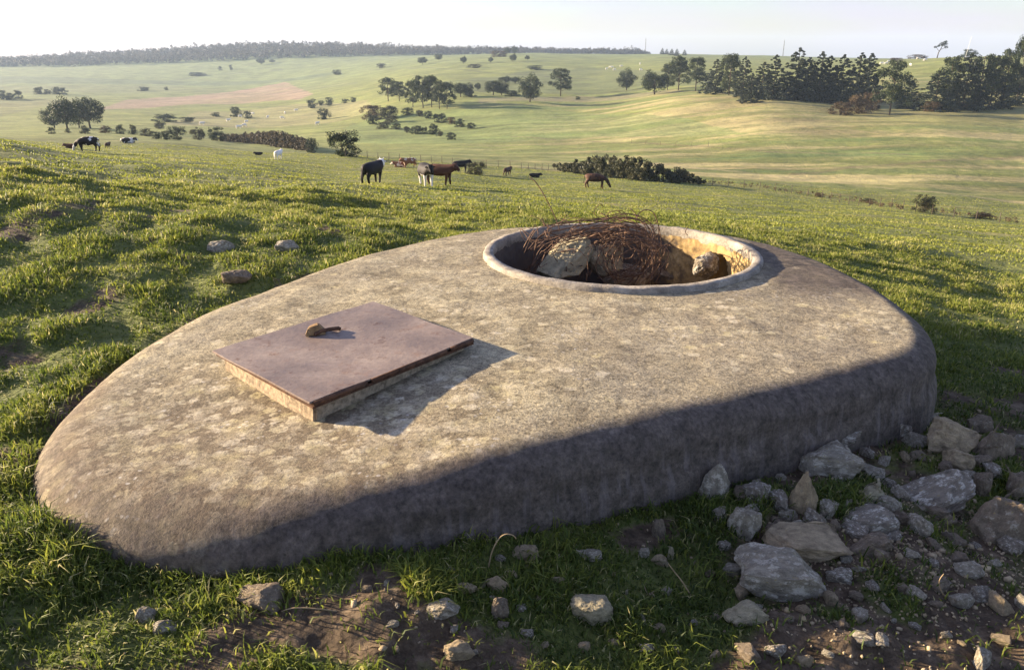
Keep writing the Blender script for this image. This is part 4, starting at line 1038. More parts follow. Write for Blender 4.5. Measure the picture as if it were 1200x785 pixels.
PL = [
('tree',64,150,24,28,'low round tree at the left end of the copse','a'), ('tree',79,151,38,32,'tall grey-green tree left of centre in the copse','a'),
('tree',93,150,33,26,'slimmer tree in the middle of the copse','a'), ('tree',106,151,38,36,'broad round-topped dark tree at the right of the copse','a'),
('bush',60,157,8,9,'small dark bush under the low round tree of the copse','g'),('bush',80,156,6,6,'smallest bush, second in the row below the copse','g'),
('bush',100,157,10,11,'rounded dark bush just above the grazing black and white cow','g'),('redbush',124,156,9,12,'brownish bush right of the one above the grazing cow','g'),
('bush',142,157,11,10,'dark bush, fifth in the row below the copse','g'),('bush',156,158,12,9,'narrow dark bush at the right end of the row below the copse','g'),
('bush',2,117,11,16,'dark far bush at the left edge of the picture','f'),('bush',13,117,8,10,'low far bush second from the left edge','f'),('bush',21,116,10,10,'round far bush third from the left edge','f'),
('bush',47,111,9,12,'dark far bush above the left of the copse','f'),('bush',56,111,6,9,'lower far bush joined to the one above the copse','f'),('bush',66,111,9,10,'left one of two joined far bushes above the copse','f'),('bush',75,111,8,10,'right one of two joined far bushes above the copse','f'),
('bush',168,107,5,13,'flat dark bush left above the ploughed field','f'),('bush',195,106,4,5,'tiny bush between the flat dark bush and the ploughed field','f'),
('bush',232,89,4,20,'low line of far scrub above the ploughed field','f'),('bush',258,83,5,5,'tiny round far bush on the upper pasture','f'),('bush',271,82,6,4,'tiny narrow far bush right of the round one','f'),
('tree',306,76,8,10,'small tree by itself just below the far wood','f'),('tree',319,74,4,7,'faint little tree right of the one below the far wood','f'),
('bush',196,143,9,30,'long low dark hedge bush left of the small tan field','e'),('bush',220,143,6,16,'low bush tapering off the long dark hedge bush','e'),('bush',253,137,5,10,'flat bush alone right of the long low hedge bush','e'),
('bush',277,137,12,12,'darker of two bushes beside the white cattle','e'),('bush',290,139,9,10,'lower of two bushes beside the white cattle','e'),
('bush',366,127,11,11,'dark bush at the right end of the ploughed field','f'),('bush',386,124,10,9,'round bush right of the one at the end of the ploughed field','f'),('bush',376,124,6,8,'small low bush between two larger ones right of the ploughed field','f'),
('bush',405,121,5,9,'flat bush, left of a pair below the spur','f'),('bush',414,120,6,7,'small round bush, right of a pair below the spur','f'),('bush',395,88,6,11,'dark bush alone on the crest of the pale spur','f'),
('bush',380,140,13,14,'round dark bush alone in the yellowish field','e'),
('thorn',172,160,10,14,'small dull bush left of the field-edge thicket','e'),('thorn',188,151,9,12,'greyish bush behind the field-edge thicket','e'),('bush',184,163,9,10,'small dark bush at the left foot of the thicket','e'),('bush',194,164,11,10,'dark bush second in the field-edge thicket','e'),
('bush',208,164,16,20,'rounded green bush third in the field-edge thicket','e'),('thorn',232,164,15,16,'olive bush in the middle of the field-edge thicket','e'),('bush',254,165,16,20,'dark round bush at the left end of the brown hedge','e'),
('bush',366,179,18,13,'dark round bush ending the brown hedge on the right','e'),('bush',404,183,30,37,'large dark round bush standing alone at the field edge','e'),
('redbush',436,141,18,26,'brown leafy bush at the upper left of the scrub','d'),('thorn',455,139,15,24,'olive bush beside the brown one in the scrub','d'),('bush',437,146,11,13,'dark bush at the left foot of the scrub','d'),
('thorn',459,144,10,15,'dull bush below the olive one in the scrub','d'),('bush',478,135,9,14,'dark bush at the foot of the tallest pines','d'),('thorn',492,137,8,10,'small olive bush right of the pine-foot bush','d'),
('bush',502,139,9,10,'dark bush, third of the upper scrub line','d'),('bush',516,144,11,17,'widest dark bush of the upper scrub line','d'),('redbush',529,146,9,11,'brown bush right of the widest one','d'),('bush',539,149,10,12,'dark bush after the brown one in the upper line','d'),('bush',552,151,7,11,'last bush at the right end of the upper scrub line','d'),
('thorn',450,151,9,15,'olive bush starting the lower scrub line','d'),('bush',465,152,8,11,'dark bush second in the lower scrub line','d'),('thorn',477,156,8,9,'small bush third in the lower scrub line','d'),('bush',488,157,10,15,'wide dark bush in the middle of the lower scrub line','d'),
('bush',498,157,8,9,'small dark bush left of the tall one in the lower line','d'),('bush',508,158,13,13,'tallest bush of the lower scrub line','d'),('thorn',516,160,6,9,'low bush right of the tallest in the lower line','d'),('bush',529,164,9,12,'separate last bush of the lower scrub line','d'),
('pine',455,119,27,26,'broad pine at the left end of the middle clump','b'),('pine',468,119,23,20,'shorter pine second in the middle clump','b'),('pine',484,126,31,18,'narrow pine left of the tallest in the middle clump','b'),
('pine',496,127,37,28,'tallest wide-topped pine of the middle clump','b'),('pine',506,126,36,24,'pine overlapping the tallest one on its right','b'),('pine',515,128,33,18,'slim pine with a bare stem in the middle clump','b'),('pine',524,128,31,20,'right-hand pine of the tall group with a low side branch','b'),
('tree',540,114,17,19,'round tree behind the right end of the pines','b'),('tree',549,113,16,14,'round tree next to the last behind the pines','b'),('bush',551,114,7,14,'low bush under the round trees','b'),('tree',560,106,9,9,'small tree at the right end of the clump','b'),
('tree',578,112,18,22,'spreading tree between the clump and the two lone trees','b'),('tree',588,112,17,18,'second spreading tree between the clump and the lone trees','b'),('tree',592,98,9,16,'distant tree behind the spreading ones','b'),('tree',604,98,8,12,'smaller distant tree behind the spreading ones','b'),('bush',601,113,7,20,'low hedge bush left of the first lone tree','b'),
('tree',621,120,33,28,'dense oval lone tree on the middle slope',None),('pine',657,113,32,26,'open ragged lone pine on the middle slope',None),('bush',677,117,4,6,'tiny bush right of the ragged lone pine',None),
('tree',495,76,9,12,'small far tree on the spur, left of a spaced row','f'),('tree',514,71,8,10,'small far tree, second of the spaced row on the spur','f'),('tree',543,75,9,8,'upright far tree, third of the spaced row','f'),('tree',575,74,7,6,'little far tree, fourth of the spaced row','f'),('tree',618,71,6,6,'little far tree, right end of the spaced row','f'),
('thorn',556,80,5,16,'low scrub below the spaced row of far trees','f'),('thorn',447,80,6,10,'faint bush on the left flank of the spur','f'),('redbush',585,67,8,18,'brownish thicket on the spur crest','f'),('tree',594,64,8,9,'far tree over the brownish thicket','f'),('tree',603,63,9,9,'far tree right of the brownish thicket','f'),('tree',601,73,10,9,'far tree in front of the thicket on the spur','f'),('bush',627,82,5,18,'low dark bush on the pale slope of the spur','f'),('bush',572,63,5,7,'small bush left of the spur thicket','f'),
('tree',734,106,25,23,'round-topped lone tree left of the conifer belt',None),
('tree',767,111,28,32,'spreading round tree at the left end of the belt','c'),('pine',782,106,30,22,'dark pine behind the spreading round tree','c'),('pine',795,106,39,28,'open-crowned pine in the left part of the belt','c'),('pine',815,107,38,28,'pine with a clear stem in the left part of the belt','c'),
('spruce',838,110,43,24,'dense conifer after the clear-stemmed pine','c'),('pine',854,112,47,28,'broad dark conifer in the left middle of the belt','c'),('spruce',870,114,50,22,'pointed conifer rising over the broad dark one','c'),('spruce',879,121,38,20,'shorter conifer standing forward of the belt','c'),
('spruce',892,116,46,26,'wide conifer right of the forward one','c'),('spruce',905,117,56,26,'conifer with a sharp tip in the middle of the belt','c'),('spruce',931,117,64,34,'tallest spruce of the belt','c'),('spruce',944,118,54,30,'spruce close against the tallest one','c'),
('spruce',958,119,62,28,'spruce with a forked-looking top right of the tallest','c'),('spruce',968,120,58,26,'spruce behind the fork-topped one','c'),('spruce',983,121,60,30,'separate spire left of the pair of spruces','c'),('spruce',1003,120,62,30,'left of the pair of spruces beside the brown bushes','c'),('spruce',1014,121,62,30,'right of the pair of spruces beside the brown bushes','c'),
('redbush',985,135,17,24,'brown-tinged bush at the left of the brown thicket','c'),('redbush',1004,133,22,28,'middle brown bush with rusty top','c'),('redbush',1020,129,22,22,'brown bush against the pine with a clear stem','c'),
('pine',1042,135,62,40,'big pine standing forward with a bare stem foot','c'),('bush',1064,128,14,26,'low dark bush right of the forward pine','c'),('spruce',1066,122,28,24,'dim small conifer between the forward pine and the dark cluster','c'),
('spruce',1094,130,50,34,'left conifer of the dark right cluster','c'),('pine',1108,128,60,36,'wide dark conifer, second in the right cluster','c'),('spruce',1127,129,70,36,'tall conifer, third in the right cluster','c'),('pine',1143,128,62,36,'broad conifer, fourth in the right cluster','c'),
('spruce',1159,127,66,34,'tall conifer, fifth in the right cluster','c'),('pine',1173,126,66,34,'dark conifer, sixth in the right cluster','c'),('pine',1190,125,80,26,'tallest dark flat-topped tree at the right edge','c'),('spruce',1201,125,66,30,'conifer cut by the right edge of the picture','c'),
('redbush',1092,131,12,20,'low brown bush at the foot of the right cluster','c'),('thorn',1116,129,12,20,'low olive bush at the foot of the right cluster','c'),('redbush',1134,128,10,22,'low brown bush further right under the cluster','c'),
('windpine',1100,68,19,16,'lone wind-shaped pine on the right skyline',None),
('redbush',1050,73,5,16,'low brown scrub left on the right skyline',None),('redbush',1075,69,5,20,'low brown scrub left of the wind-shaped pine',None),('bush',1136,64,9,18,'dark rounded bush on the skyline behind the cluster',None),
('spruce',776,64,8,4,'leftmost tiny conifer on the far skyline','s'),('spruce',781,64,7,4,'second tiny conifer on the far skyline','s'),('spruce',787,65,8,5,'third tiny conifer on the far skyline','s'),('spruce',793,66,9,5,'fourth and tallest tiny conifer on the far skyline','s'),('spruce',802,65,7,4,'rightmost tiny conifer on the far skyline','s'),
('thorn',558,205,17,22,'dull bush right of the black cow by the fence line',None),('thorn',1083,249,23,24,'round bush on the fence line at the right',None),
('thorn',1018,238,6,14,'tuft of scrub on the field boundary left of the round bush',None),('redbush',960,231,6,10,'brown scrub tuft on the field boundary',None),('redbush',1150,256,8,20,'brown scrub on the boundary right of the round bush',None),
]
GB['s'] = 'tiny conifers on the far skyline'
for k_, u, v, h, w, lb, g in PL:
    plant(k_, u, v, h, w, lb, GB.get(g))

def hedge(name, path, hts, wid, mat, label, seed, per=70, size=.13, step=.8, cat='hedge'):
    """continuous hedge along a line on the land"""
    rd = np.random.default_rng(seed)
    P = [np.array(locate(u, v, 25)) for u, v in path]
    o0 = P[0].copy(); cen = []; rad = []
    for (p, q, h0, h1) in zip(P, P[1:], hts, hts[1:]):
        L = np.linalg.norm(q-p); n = max(2, int(L/step))
        for i in range(n):
            t = i/n; c = p*(1-t)+q*t; hh = h0*(1-t)+h1*t
            z = float(Z(c[0], c[1]))
            hh *= .75+.5*rd.uniform()
            for m in range(max(1, int(hh/.45))):
                zz = rd.uniform(.1, .9)*hh
                cen.append((c[0]+rd.normal(0, .3)-o0[0], c[1]+rd.normal(0, wid*.3)-o0[1], z+zz-o0[2])); rad.append(rd.uniform(.22, .42)*min(1.3, .5+hh*.4))
    V, Fc, tone = leaf_cloud(rd, np.array(cen), np.array(rad), per, size, None, .2)
    o = mesh(name, V, Fc, mat, attrs={'tone': tone}, smooth=False); o.location = o0
    return tag(o, label, cat)
hedge('hedge', [(654, 200), (680, 204), (710, 209), (750, 212), (790, 214), (828, 215)], [.8, 1.7, 2.6, 2.3, 1.8, .5], 3.0, M['leafB'], 'dark overgrown hedge beyond the grazing brown cow', 21, 80, .14, .32)
hedge('hedge', [(260, 165), (290, 168), (325, 172), (350, 176), (364, 178)], [1.8, 2.6, 3.4, 2.8, 2.1], 3., M['leafH'], 'brownish hedge along the field edge left of the lone dark bush', 22, 70, .16, .35)
hedge('hedgerow', [(830, 215), (870, 218), (910, 223), (960, 231), (1010, 238), (1060, 246), (1110, 251), (1160, 257), (1215, 264)], [.5, .55, .3, .55, .5, .35, .55, .3, .45], .8, M['leafC'], 'thin scrubby line of dead grass and bramble along the lower field boundary', 23, 26, .07, .5)

# ------------------------------------------------------------------ distant wood
def woodland():
    rd = np.random.default_rng(11)
    cen = []; rad = []
    us = np.arange(-160, 760, 1.3)
    base = lambda u: np.interp(u, [-160, 0, 100, 200, 300, 400, 500, 600, 760], [81, 78, 77, 74, 70, 67, 64, 63.5, 64])
    for u in us:
        depth = np.interp(u, [-160, 300, 450, 600, 760], [310, 300, 200, 60, 30])
        k2 = int(np.interp(u, [0, 400, 700], [5, 4, 2]))
        for q in range(k2):
            Y = 1490+depth*(q+rd.uniform(0, 1))/k2
            d = ray(u+rd.uniform(-2, 2), 70); x = d[0]/d[1]*Y
            hh = rd.uniform(7, 12)*(1.35 if rd.uniform() < .05 else 1)*np.interp(u, [0, 500, 700, 745, 760], [1.15, 1.05, .9, 1., .4])
            z = float(Z(x, Y))
            for m in range(4):
                cen.append((x+rd.normal(0, 2.5), Y+rd.normal(0, 3), z+hh*rd.uniform(.25, 1))); rad.append(rd.uniform(2., 3.8))
    V, Fc, tone = leaf_cloud(rd, np.array(cen), np.array(rad), 22, 1.15, None, .4)
    o = mesh('woodland', V, Fc, M['leafB2'], attrs={'tone': tone}, smooth=False)
    tag(o, 'long dark wood along the top of the far ridge', 'wood', kind='stuff')
M['leafB2'] = mat_blade('leaf_far_wood', [(0., (.03, .026, .022)), (.6, (.055, .045, .036)), (1., (.085, .07, .045))], .2)
woodland()

# ------------------------------------------------------------------ cattle
def cow_mesh(pose, seed=0):
    """one continuous skinned body, nose towards +x, standing height about 1.4"""
    P = {}; E = []; Rr = {}
    def v(n, co, r, par=None):
        P[n] = co; Rr[n] = r
        if par: E.append((par, n))
    ly = pose == 'lying'; dz = -.62 if ly else 0
    v('pel', (-.70, 0, 1.08+dz), (.35, .33))
    v('rump', (-.98, 0, 1.12+dz), (.25, .25), 'pel')
    v('belly', (-.25, 0, 1.00+dz), (.44, .43), 'pel'); v('chest', (.25, 0, .97+dz), (.40, .43), 'belly')
    v('wither', (.55, 0, 1.06+dz), (.30, .36), 'chest')
    if pose == 'grazing':
        v('neck', (.86, .0, .88), (.16, .20), 'wither'); v('poll', (1.12, .03, .50), (.14, .14), 'neck')
        v('face', (1.22, .03, .28), (.105, .11), 'poll'); v('muz', (1.28, .03, .10), (.075, .085), 'face')
        hd = 'poll'; ho = (1.12, .03, .50); back = (-.12, 0, .10)
    else:
        v('neck', (.84, 0, 1.17+dz), (.20, .25), 'wither'); v('poll', (1.06, .0, 1.27+dz), (.16, .17), 'neck')
        v('face', (1.22, .0, 1.12+dz), (.125, .13), 'poll'); v('muz', (1.34, .0, .96+dz), (.10, .10), 'face')
        ho = (1.06, 0, 1.27+dz)
    for s, sn in ((1, 'l'), (-1, 'r')):
        v('ear'+sn, (ho[0]-.02, s*.20, ho[2]+.02), (.035, .04), 'poll'); v('eart'+sn, (ho[0]-.04, s*.33, ho[2]-.01), (.02, .05), 'ear'+sn)
        v('horn'+sn, (ho[0]+.0, s*.10, ho[2]+.14), (.025, .025), 'poll'); v('hornt'+sn, (ho[0]+.06, s*.16, ho[2]+.24), (.012, .012), 'horn'+sn)
        if not ly:
            st = .10 if (s > 0) == (seed % 2 == 0) else -.08
            v('sh'+sn, (.50, s*.20, .85), (.18, .15), 'wither'); v('kn'+sn, (.50+st*.5, s*.19, .44), (.085, .085), 'sh'+sn)
            v('fe'+sn, (.48+st, s*.19, .12), (.062, .062), 'kn'+sn); v('ho'+sn, (.50+st, s*.19, .02), (.06, .06), 'fe'+sn)
            v('th'+sn, (-.78, s*.22, .82), (.23, .17), 'pel'); v('ha'+sn, (-.95-st*.6, s*.19, .50), (.09, .085), 'th'+sn)
            v('fh'+sn, (-.88-st, s*.18, .14), (.065, .062), 'ha'+sn); v('hh'+sn, (-.84-st, s*.18, .02), (.06, .06), 'fh'+sn)
        else:
            v('sh'+sn, (.45, s*.28, .22), (.11, .10), 'wither'); v('kn'+sn, (.80, s*.28, .10), (.07, .07), 'sh'+sn); v('fe'+sn, (.45, s*.30, .06), (.05, .05), 'kn'+sn)
            v('th'+sn, (-.65, s*.36, .25), (.15, .14), 'pel'); v('ha'+sn, (-.30, s*.46, .10), (.08, .07), 'th'+sn)
    v('ta', (-1.12, 0, 1.10+dz), (.045, .045), 'rump'); v('tb', (-1.20, 0, max(.12, .75+dz)), (.025, .025), 'ta'); v('tc', (-1.19, .02, max(.06, .45+dz)), (.05, .05), 'tb')
    if not ly: v('ud', (-.62, 0, .72), (.16, .17), 'pel')
    names = list(P); ix = {n: i for i, n in enumerate(names)}
    me = bpy.data.meshes.new('skeleton'); me.from_pydata([P[n] for n in names], [(ix[a], ix[b]) for a, b in E], [])
    o = bpy.data.objects.new('skeleton', me); COL.objects.link(o)
    md = o.modifiers.new('Skin', 'SKIN')
    md.use_smooth_shade = True
    sub = o.modifiers.new('Sub', 'SUBSURF'); sub.levels = 2; sub.render_levels = 2
    for i, n in enumerate(names):
        me.skin_vertices[0].data[i].radius = Rr[n]; me.skin_vertices[0].data[i].use_root = (i == 0)
    bpy.context.view_layer.update()
    dg = bpy.context.evaluated_depsgraph_get()
    res = bpy.data.meshes.new_from_object(o.evaluated_get(dg)); res.name = 'cow_'+pose
    bpy.data.objects.remove(o)
    res.polygons.foreach_set('use_smooth', np.ones(len(res.polygons), bool))
    return res
CM = {p: cow_mesh(p, i) for i, p in enumerate(('standing', 'grazing', 'lying'))}
HIDE = {
 'black': mat_hide('hide_black', (.010, .008, .008), (.022, .017, .015), .5),
 'blackwhite': mat_hide('hide_black_and_white', (.016, .013, .013), (.72, .68, .62), .53, 1.5),
 'brown': mat_hide('hide_brown', (.075, .03, .016), (.10, .045, .024), .5),
 'darkbrown': mat_hide('hide_dark_brown', (.035, .018, .012), (.085, .04, .022), .5, 2),
 'brownwhite': mat_hide('hide_brown_and_white', (.22, .09, .04), (.72, .62, .5), .53, 1.6),
 'white': mat_hide('hide_cream_white', (.80, .76, .68), (.66, .60, .5), .62, 1.2)}
def whitehead():
    s = NT('hide_black_white_head'); sx = s.new('ShaderNodeSeparateXYZ'); s.l.new(s.co, sx.inputs[0])
    return s.set(s.ramp(s.math('SUBTRACT', sx.outputs[0], .0), (.0, (.016, .013, .012)), (.80, (.016, .013, .012)), (.82, (.8, .77, .72))), .7)
HIDE['whitehead'] = whitehead()
def whitelegs():
    s = NT('hide_black_with_white_legs'); sx = s.new('ShaderNodeSeparateXYZ'); s.l.new(s.co, sx.inputs[0])
    k2 = s.math('ADD', sx.outputs[2], s.math('MULTIPLY', s.math('SUBTRACT', s.noise(2.2, 2, .5), .5), 1.1))
    return s.set(s.ramp(k2, (.62, (.75, .70, .64)), (.64, (.016, .013, .012))), .7)
HIDE['whitelegs'] = whitelegs()
cows = {}
def cow(u, v, hpx, pose, hide, rz, label, name='cow', scale=None, group='cattle in the near pasture', near=25):
    x, y, z = locate(u, v, near)
    D = y*math.cos(PITCH)+(CZ-z)*math.sin(PITCH)
    H = {'standing': 1.42, 'grazing': 1.42, 'lying': .85}[pose]
    s = scale or hpx/F*D/H
    key = (pose, hide)
    if key not in cows:
        m = CM[pose].copy(); m.materials.clear(); m.materials.append(HIDE[hide]); cows[key] = m
    o = link(bpy.data.objects.new(name, cows[key])); o.location = (x, y, z); o.scale = (s, s, s); o.rotation_euler.z = R(rz)
    tag(o, label, 'calf' if name == 'calf' else 'cow', group)
# rz: 0 = nose to the right, 90 = away from the camera, 180 = nose to the left
cow(438, 216, 27, 'standing', 'whitehead', 68, 'black cow with a white head standing apart, seen from behind')
cow(500, 218, 27, 'standing', 'whitelegs', -70, 'black and white cow facing the camera beside the brown one')
cow(517, 217, 25, 'standing', 'brown', -18, 'brown cow standing right behind the black and white one')
cow(479, 197, 12, 'standing', 'brownwhite', 205, 'small brown and white cow far behind the white-headed one')
cow(469, 196, 7, 'lying', 'brownwhite', 180, 'brown calf lying beside the small brown and white cow', 'calf')
cow(541, 202, 14, 'standing', 'black', 25, 'black cow standing near the dull bush at the fence line')
cow(595, 206, 10, 'standing', 'darkbrown', 60, 'small dark calf standing alone right of the dull bush', 'calf')
cow(627, 208, 5.5, 'lying', 'black', 0, 'black calf lying flat in the grass left of the hedge', 'calf')
cow(699, 221, 18, 'grazing', 'darkbrown', -12, 'dark brown cow grazing in front of the dark hedge')
cow(103, 178, 18, 'grazing', 'blackwhite', 184, 'black and white cow grazing on the left side of the pasture')
cow(83, 174, 6, 'lying', 'brown', 180, 'small brown calf lying left of the grazing black and white cow', 'calf')
cow(127, 174, 7, 'standing', 'darkbrown', 90, 'dark calf standing just right of the grazing black and white cow', 'calf')
cow(151, 168, 7, 'lying', 'blackwhite', 0, 'black and white cow lying down far left under the narrow bush')
cow(327, 187, 11, 'standing', 'white', 80, 'white cow seen from behind, nearest of the white cattle')
cow(303, 182, 4, 'lying', 'black', 180, 'dark calf lying left of the nearest white cow', 'calf')
GW = 'white cattle on the yellowish field'
for u, v, p, rz, lb in [(237,147,'standing',0,'white cow above the olive bush of the thicket'),(268,143,'standing',40,'white cow left of the group by the two bushes'),(296,135,'standing',160,'white cow right beside the lower of two bushes'),
    (280,151,'standing',20,'lowest white cow of the close group of three'),(286,149,'grazing',200,'middle white cow of the close group of three'),(289,145,'standing',70,'upper white cow of the close group of three'),(282,138,'standing',10,'white cow between the two bushes'),
    (314,139,'standing',80,'white cow midway across the yellowish field'),(331,140,'grazing',10,'lower of two white cows right of the field centre'),(334,134,'standing',100,'upper of two white cows right of the field centre'),(347,131,'standing',0,'highest white cow at the top of the yellowish field'),(372,147,'standing',60,'white cow below the round dark bush in the yellowish field')]:
    cow(u, v, 4, p, 'white', rz, lb, scale=1.05, group=GW)
GW = 'white cattle on the slope left of the conifers'
for u, v, p, rz, lb in [(711,82,'standing',20,'white cow at the left end of the hillside group'),(715,80,'grazing',0,'second white cow from the left in the hillside group'),(717,80,'standing',170,'third white cow from the left in the hillside group'),(720,83,'grazing',190,'lowest white cow of the hillside group'),(728,79,'standing',0,'white cow at the right of the hillside group'),(750,76,'standing',70,'upper of two white cows left of the pines'),(751,83,'grazing',20,'lower of two white cows left of the pines')]:
    cow(u, v, 4, p, 'white', rz, lb, scale=1.05, group=GW)
GW = 'white cattle on the right skyline'
for u, v, p, rz, lb in [(1033,76,'standing',0,'white cow at the left end on the right skyline'),(1038,76,'grazing',180,'second white cow from the left on the right skyline'),(1041,74,'standing',20,'third white cow from the left on the right skyline'),(1049,72,'standing',0,'white cow alone in the middle of the right skyline'),(1067,78,'standing',80,'white cow standing lower than the others on the right hill'),(1076,70,'standing',0,'left of the two white cows by the wind-shaped pine'),(1081,69,'standing',90,'right of the two white cows by the wind-shaped pine'),(1084,72,'grazing',180,'white cow just below the pair by the wind-shaped pine')]:
    cow(u, v, 4, p, 'white', rz, lb, scale=1.1, group=GW)

# ------------------------------------------------------------------ fences, masts, stalks
M['post'] = mat_plain('weathered_post', (.10, .08, .06), .9, .4, 10)
M['pale'] = mat_plain('pale_metal', (.62, .62, .60), .5, .1, 3)
def fence(path, n, label, h=1.15):
    P = [np.array(locate(u, v, 25)) for u, v in path]
    L = [0]
    for a, b in zip(P, P[1:]): L.append(L[-1]+np.linalg.norm((b-a)[:2]))
    root = empty('wire_fence', P[0]); tag(root, label, 'fence'); tops = []
    for i in range(n):
        s = L[-1]*i/(n-1); k2 = min(len(P)-2, int(np.searchsorted(L, s, 'right'))-1); t = (s-L[k2])/(L[k2+1]-L[k2])
        c = P[k2]*(1-t)+P[k2+1]*t; z = float(Z(c[0], c[1])); p = Vector((c[0], c[1], z))-Vector(P[0])
        hh = h*random.uniform(.92, 1.08); bm = bmesh.new(); tube(bm, [p-Vector((0, 0, .2)), p+Vector((random.uniform(-.04, .04), 0, hh*.85))], .04, 7, .85)
        from_bm('post', bm, M['post'], root); tops.append(p)
    for zz in (.45, .95):
        bm = bmesh.new(); tube(bm, [p+Vector((0, 0, zz)) for p in tops], .006, 4); from_bm('wire', bm, M['rust'], root)
fence([(570, 196), (610, 198), (650, 199)], 9, 'thin wire fence along the field edge left of the dark hedge')
fence([(405, 184), (460, 188), (530, 193)], 11, 'post and wire fence from the large lone bush to the black cow')
fence([(835, 217), (880, 221), (960, 232), (1080, 249), (1200, 263)], 22, 'old post and wire fence along the lower field boundary')
fence([(740, 168), (830, 172)], 6, 'short run of fence posts on the stubble slope')
def mast(u, vb, vt, label, r0, mat, dist=None, lean=0):
    if dist: d = ray(u, vb); x, y = d[0]/d[1]*dist, dist; z = float(Z(x, y))
    else: x, y, z = locate(u, vb, 25)
    D = y*math.cos(PITCH)+(CZ-z)*math.sin(PITCH); H = (vb-vt)/F*D
    root = empty('radio_mast', (x, y, z)); tag(root, label, 'mast')
    bm = bmesh.new()
    for k2 in range(3):
        q = 2.1*k2; tube(bm, [(math.cos(q)*r0, math.sin(q)*r0, 0), (math.cos(q)*r0*.4, math.sin(q)*r0*.4, H)], r0*.22, 5)
    for i in range(12):
        z0 = H*i/12; rr = r0*(1-.6*i/12)
        tube(bm, [(math.cos(2.1*(i % 3))*rr, math.sin(2.1*(i % 3))*rr, z0), (math.cos(2.1*((i+1) % 3))*rr, math.sin(2.1*((i+1) % 3))*rr, z0+H/12)], r0*.12, 4)
    from_bm('lattice', bm, mat, root)
    bm = bmesh.new(); tube(bm, [(0, 0, H), (0, 0, H*1.08)], r0*.15, 5); from_bm('aerial', bm, mat, root)
mast(756, 64, 46, 'thin grey lattice mast on the far skyline left of the tiny conifers', .9, M['post'], 1500)
mast(917, 70, 51, 'thin grey lattice mast on the far skyline behind the conifer belt', .9, M['post'], 1500)
x, y, z = locate(1131, 68, 25)
bm = bmesh.new(); D = y; Hp = 22/F*D
tube(bm, [(0, 0, -.3), (.15*Hp, 0, Hp)], .16, 8, .7)
for a in (.93, .97): tube(bm, [(.15*Hp*a-.3, 0, Hp*a), (.15*Hp*a+.3, 0, Hp*a)], .05, 5)
o = from_bm('utility_pole', bm, M['pale']); o.location = (x, y, z); tag(o, 'pale leaning pole rising behind the dark conifers at the right', 'pole')
def stalk(key, z, r_, label, mat='bramble'):
    p0 = locate(*key[0], 1.2); pts = []
    for i, (u, v) in enumerate(key):
        d = ray(u, v); t = p0[1]/d[1]; pts.append(Vector((d[0]*t, d[1]*t, CZ+d[2]*t))-Vector(p0))
    bm = bmesh.new(); tube(bm, catmull_open([np.array(p) for p in pts], 6), r_, 6, .6)
    o = from_bm('dry_stalk', bm, M[mat]); o.location = p0; tag(o, label, 'plant stalk')
stalk([(572, 668), (576, 648), (584, 632), (592, 626), (601, 627), (605, 631)], 0, .0026, 'bent white stalk arching over in front of the bunker wall')
stalk([(811, 700), (800, 682), (789, 668), (783, 660)], 0, .0028, 'pale dry straw leaning left of the blocky stones')
stalk([(395, 716), (372, 713), (345, 712), (330, 716)], 0, .0025, 'pale straw lying over the earth near the flat grey-brown stone')
stalk([(384, 645), (388, 636), (393, 628)], 0, .0022, 'short straw upright against the near end of the bunker wall')
stalk([(1108, 700), (1102, 690), (1101, 680), (1106, 672)], 0, .0024, 'curled pale stalk in the dark earth at the lower right')
stalk([(52, 540), (42, 552), (48, 566), (60, 572)], 0, .003, 'dry bramble stem at the left end of the bunker')

# ------------------------------------------------------------------ haze, light, sky, camera
def haze():
    lo = (-3600, -1500, -150); hi = (3600, 5400, 90)
    bm = bmesh.new(); bmesh.ops.create_cube(bm, size=1)
    for v in bm.verts:
        v.co = Vector([(l+h)/2+c*(h-l) for c, l, h in zip(v.co, lo, hi)])
    m = bpy.data.materials.new('haze_air'); m.use_nodes = True; n = m.node_tree.nodes; n.clear()
    o = n.new('ShaderNodeOutputMaterial'); p = n.new('ShaderNodeVolumePrincipled')
    p.inputs['Color'].default_value = (.60, .78, 1, 1); p.inputs['Density'].default_value = HAZE; p.inputs['Anisotropy'].default_value = .1
    m.node_tree.links.new(p.outputs[0], o.inputs['Volume'])
    ob = from_bm('haze', bm, m, smooth=False); ob.display_type = 'WIRE'
    tag(ob, kind='stuff')
HAZE = .00015
haze()
w = bpy.data.worlds.new('World'); sc.world = w; w.use_nodes = True
wn = w.node_tree.nodes; wl_ = w.node_tree.links; bg = wn['Background']
sky = wn.new('ShaderNodeTexSky'); sky.sky_type = 'NISHITA'; sky.sun_disc = False
sx, sy = -math.cos(SUN_AZ), -math.sin(SUN_AZ)         # towards the sun
sky.sun_elevation = SUN_EL; sky.sun_rotation = math.atan2(sx, sy)
sky.air_density = 1.0; sky.dust_density = 1.0; sky.ozone_density = 2.6; sky.altitude = 150
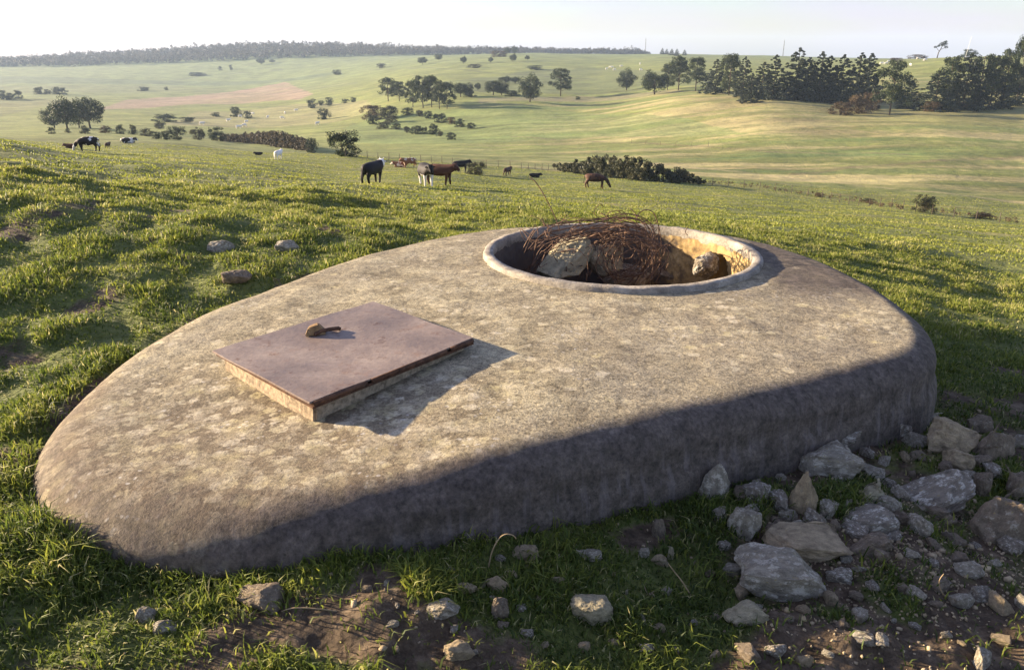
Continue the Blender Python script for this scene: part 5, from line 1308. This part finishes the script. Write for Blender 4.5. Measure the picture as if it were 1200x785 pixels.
# thin high cloud
tc = wn.new('ShaderNodeTexCoord'); mp = wn.new('ShaderNodeMapping'); mp.inputs['Scale'].default_value = (1.5, 1.5, 9)
nz = wn.new('ShaderNodeTexNoise'); nz.inputs['Scale'].default_value = 2.0; nz.inputs['Detail'].default_value = 7
wl_.new(tc.outputs['Generated'], mp.inputs[0]); wl_.new(mp.outputs[0], nz.inputs['Vector'])
rp = wn.new('ShaderNodeValToRGB'); rp.color_ramp.elements[0].position = .42; rp.color_ramp.elements[1].position = .68
rp.color_ramp.elements[1].color = (.55, .55, .55, 1); wl_.new(nz.outputs[0], rp.inputs[0])
mx = wn.new('ShaderNodeMix'); mx.data_type = 'RGBA'; wl_.new(rp.outputs[0], mx.inputs[0]); wl_.new(sky.outputs[0], mx.inputs[6])
mx.inputs[7].default_value = (2.9, 2.7, 3.3, 1)
mt = wn.new('ShaderNodeMix'); mt.data_type = 'RGBA'; mt.blend_type = 'MULTIPLY'; mt.inputs[0].default_value = 1; wl_.new(mx.outputs[2], mt.inputs[6]); mt.inputs[7].default_value = (1.03, .94, 1.07, 1); wl_.new(mt.outputs[2], bg.inputs[0]); bg.inputs[1].default_value = .072
sl = bpy.data.lights.new('sun', 'SUN'); sl.energy = 5; sl.angle = R(.9); sl.color = (1, .80, .56)
so = link(bpy.data.objects.new('sun', sl))
dirv = Vector((math.cos(SUN_AZ)*math.cos(SUN_EL), math.sin(SUN_AZ)*math.cos(SUN_EL), -math.sin(SUN_EL)))
so.rotation_euler = dirv.to_track_quat('-Z', 'Y').to_euler()
cam = bpy.data.cameras.new('camera'); cam.lens = 28; cam.sensor_width = 36; cam.clip_end = 12000; cam.clip_start = .05
co = link(bpy.data.objects.new('camera', cam)); co.location = (0, 0, CZ); co.rotation_euler = (R(90)-PITCH, 0, 0)
sc.camera = co
sc.view_settings.view_transform = 'Standard'; sc.view_settings.look = 'None'; sc.view_settings.gamma = 1
sc.view_settings.exposure = 1.95
sc.cycles.volume_bounces = 0
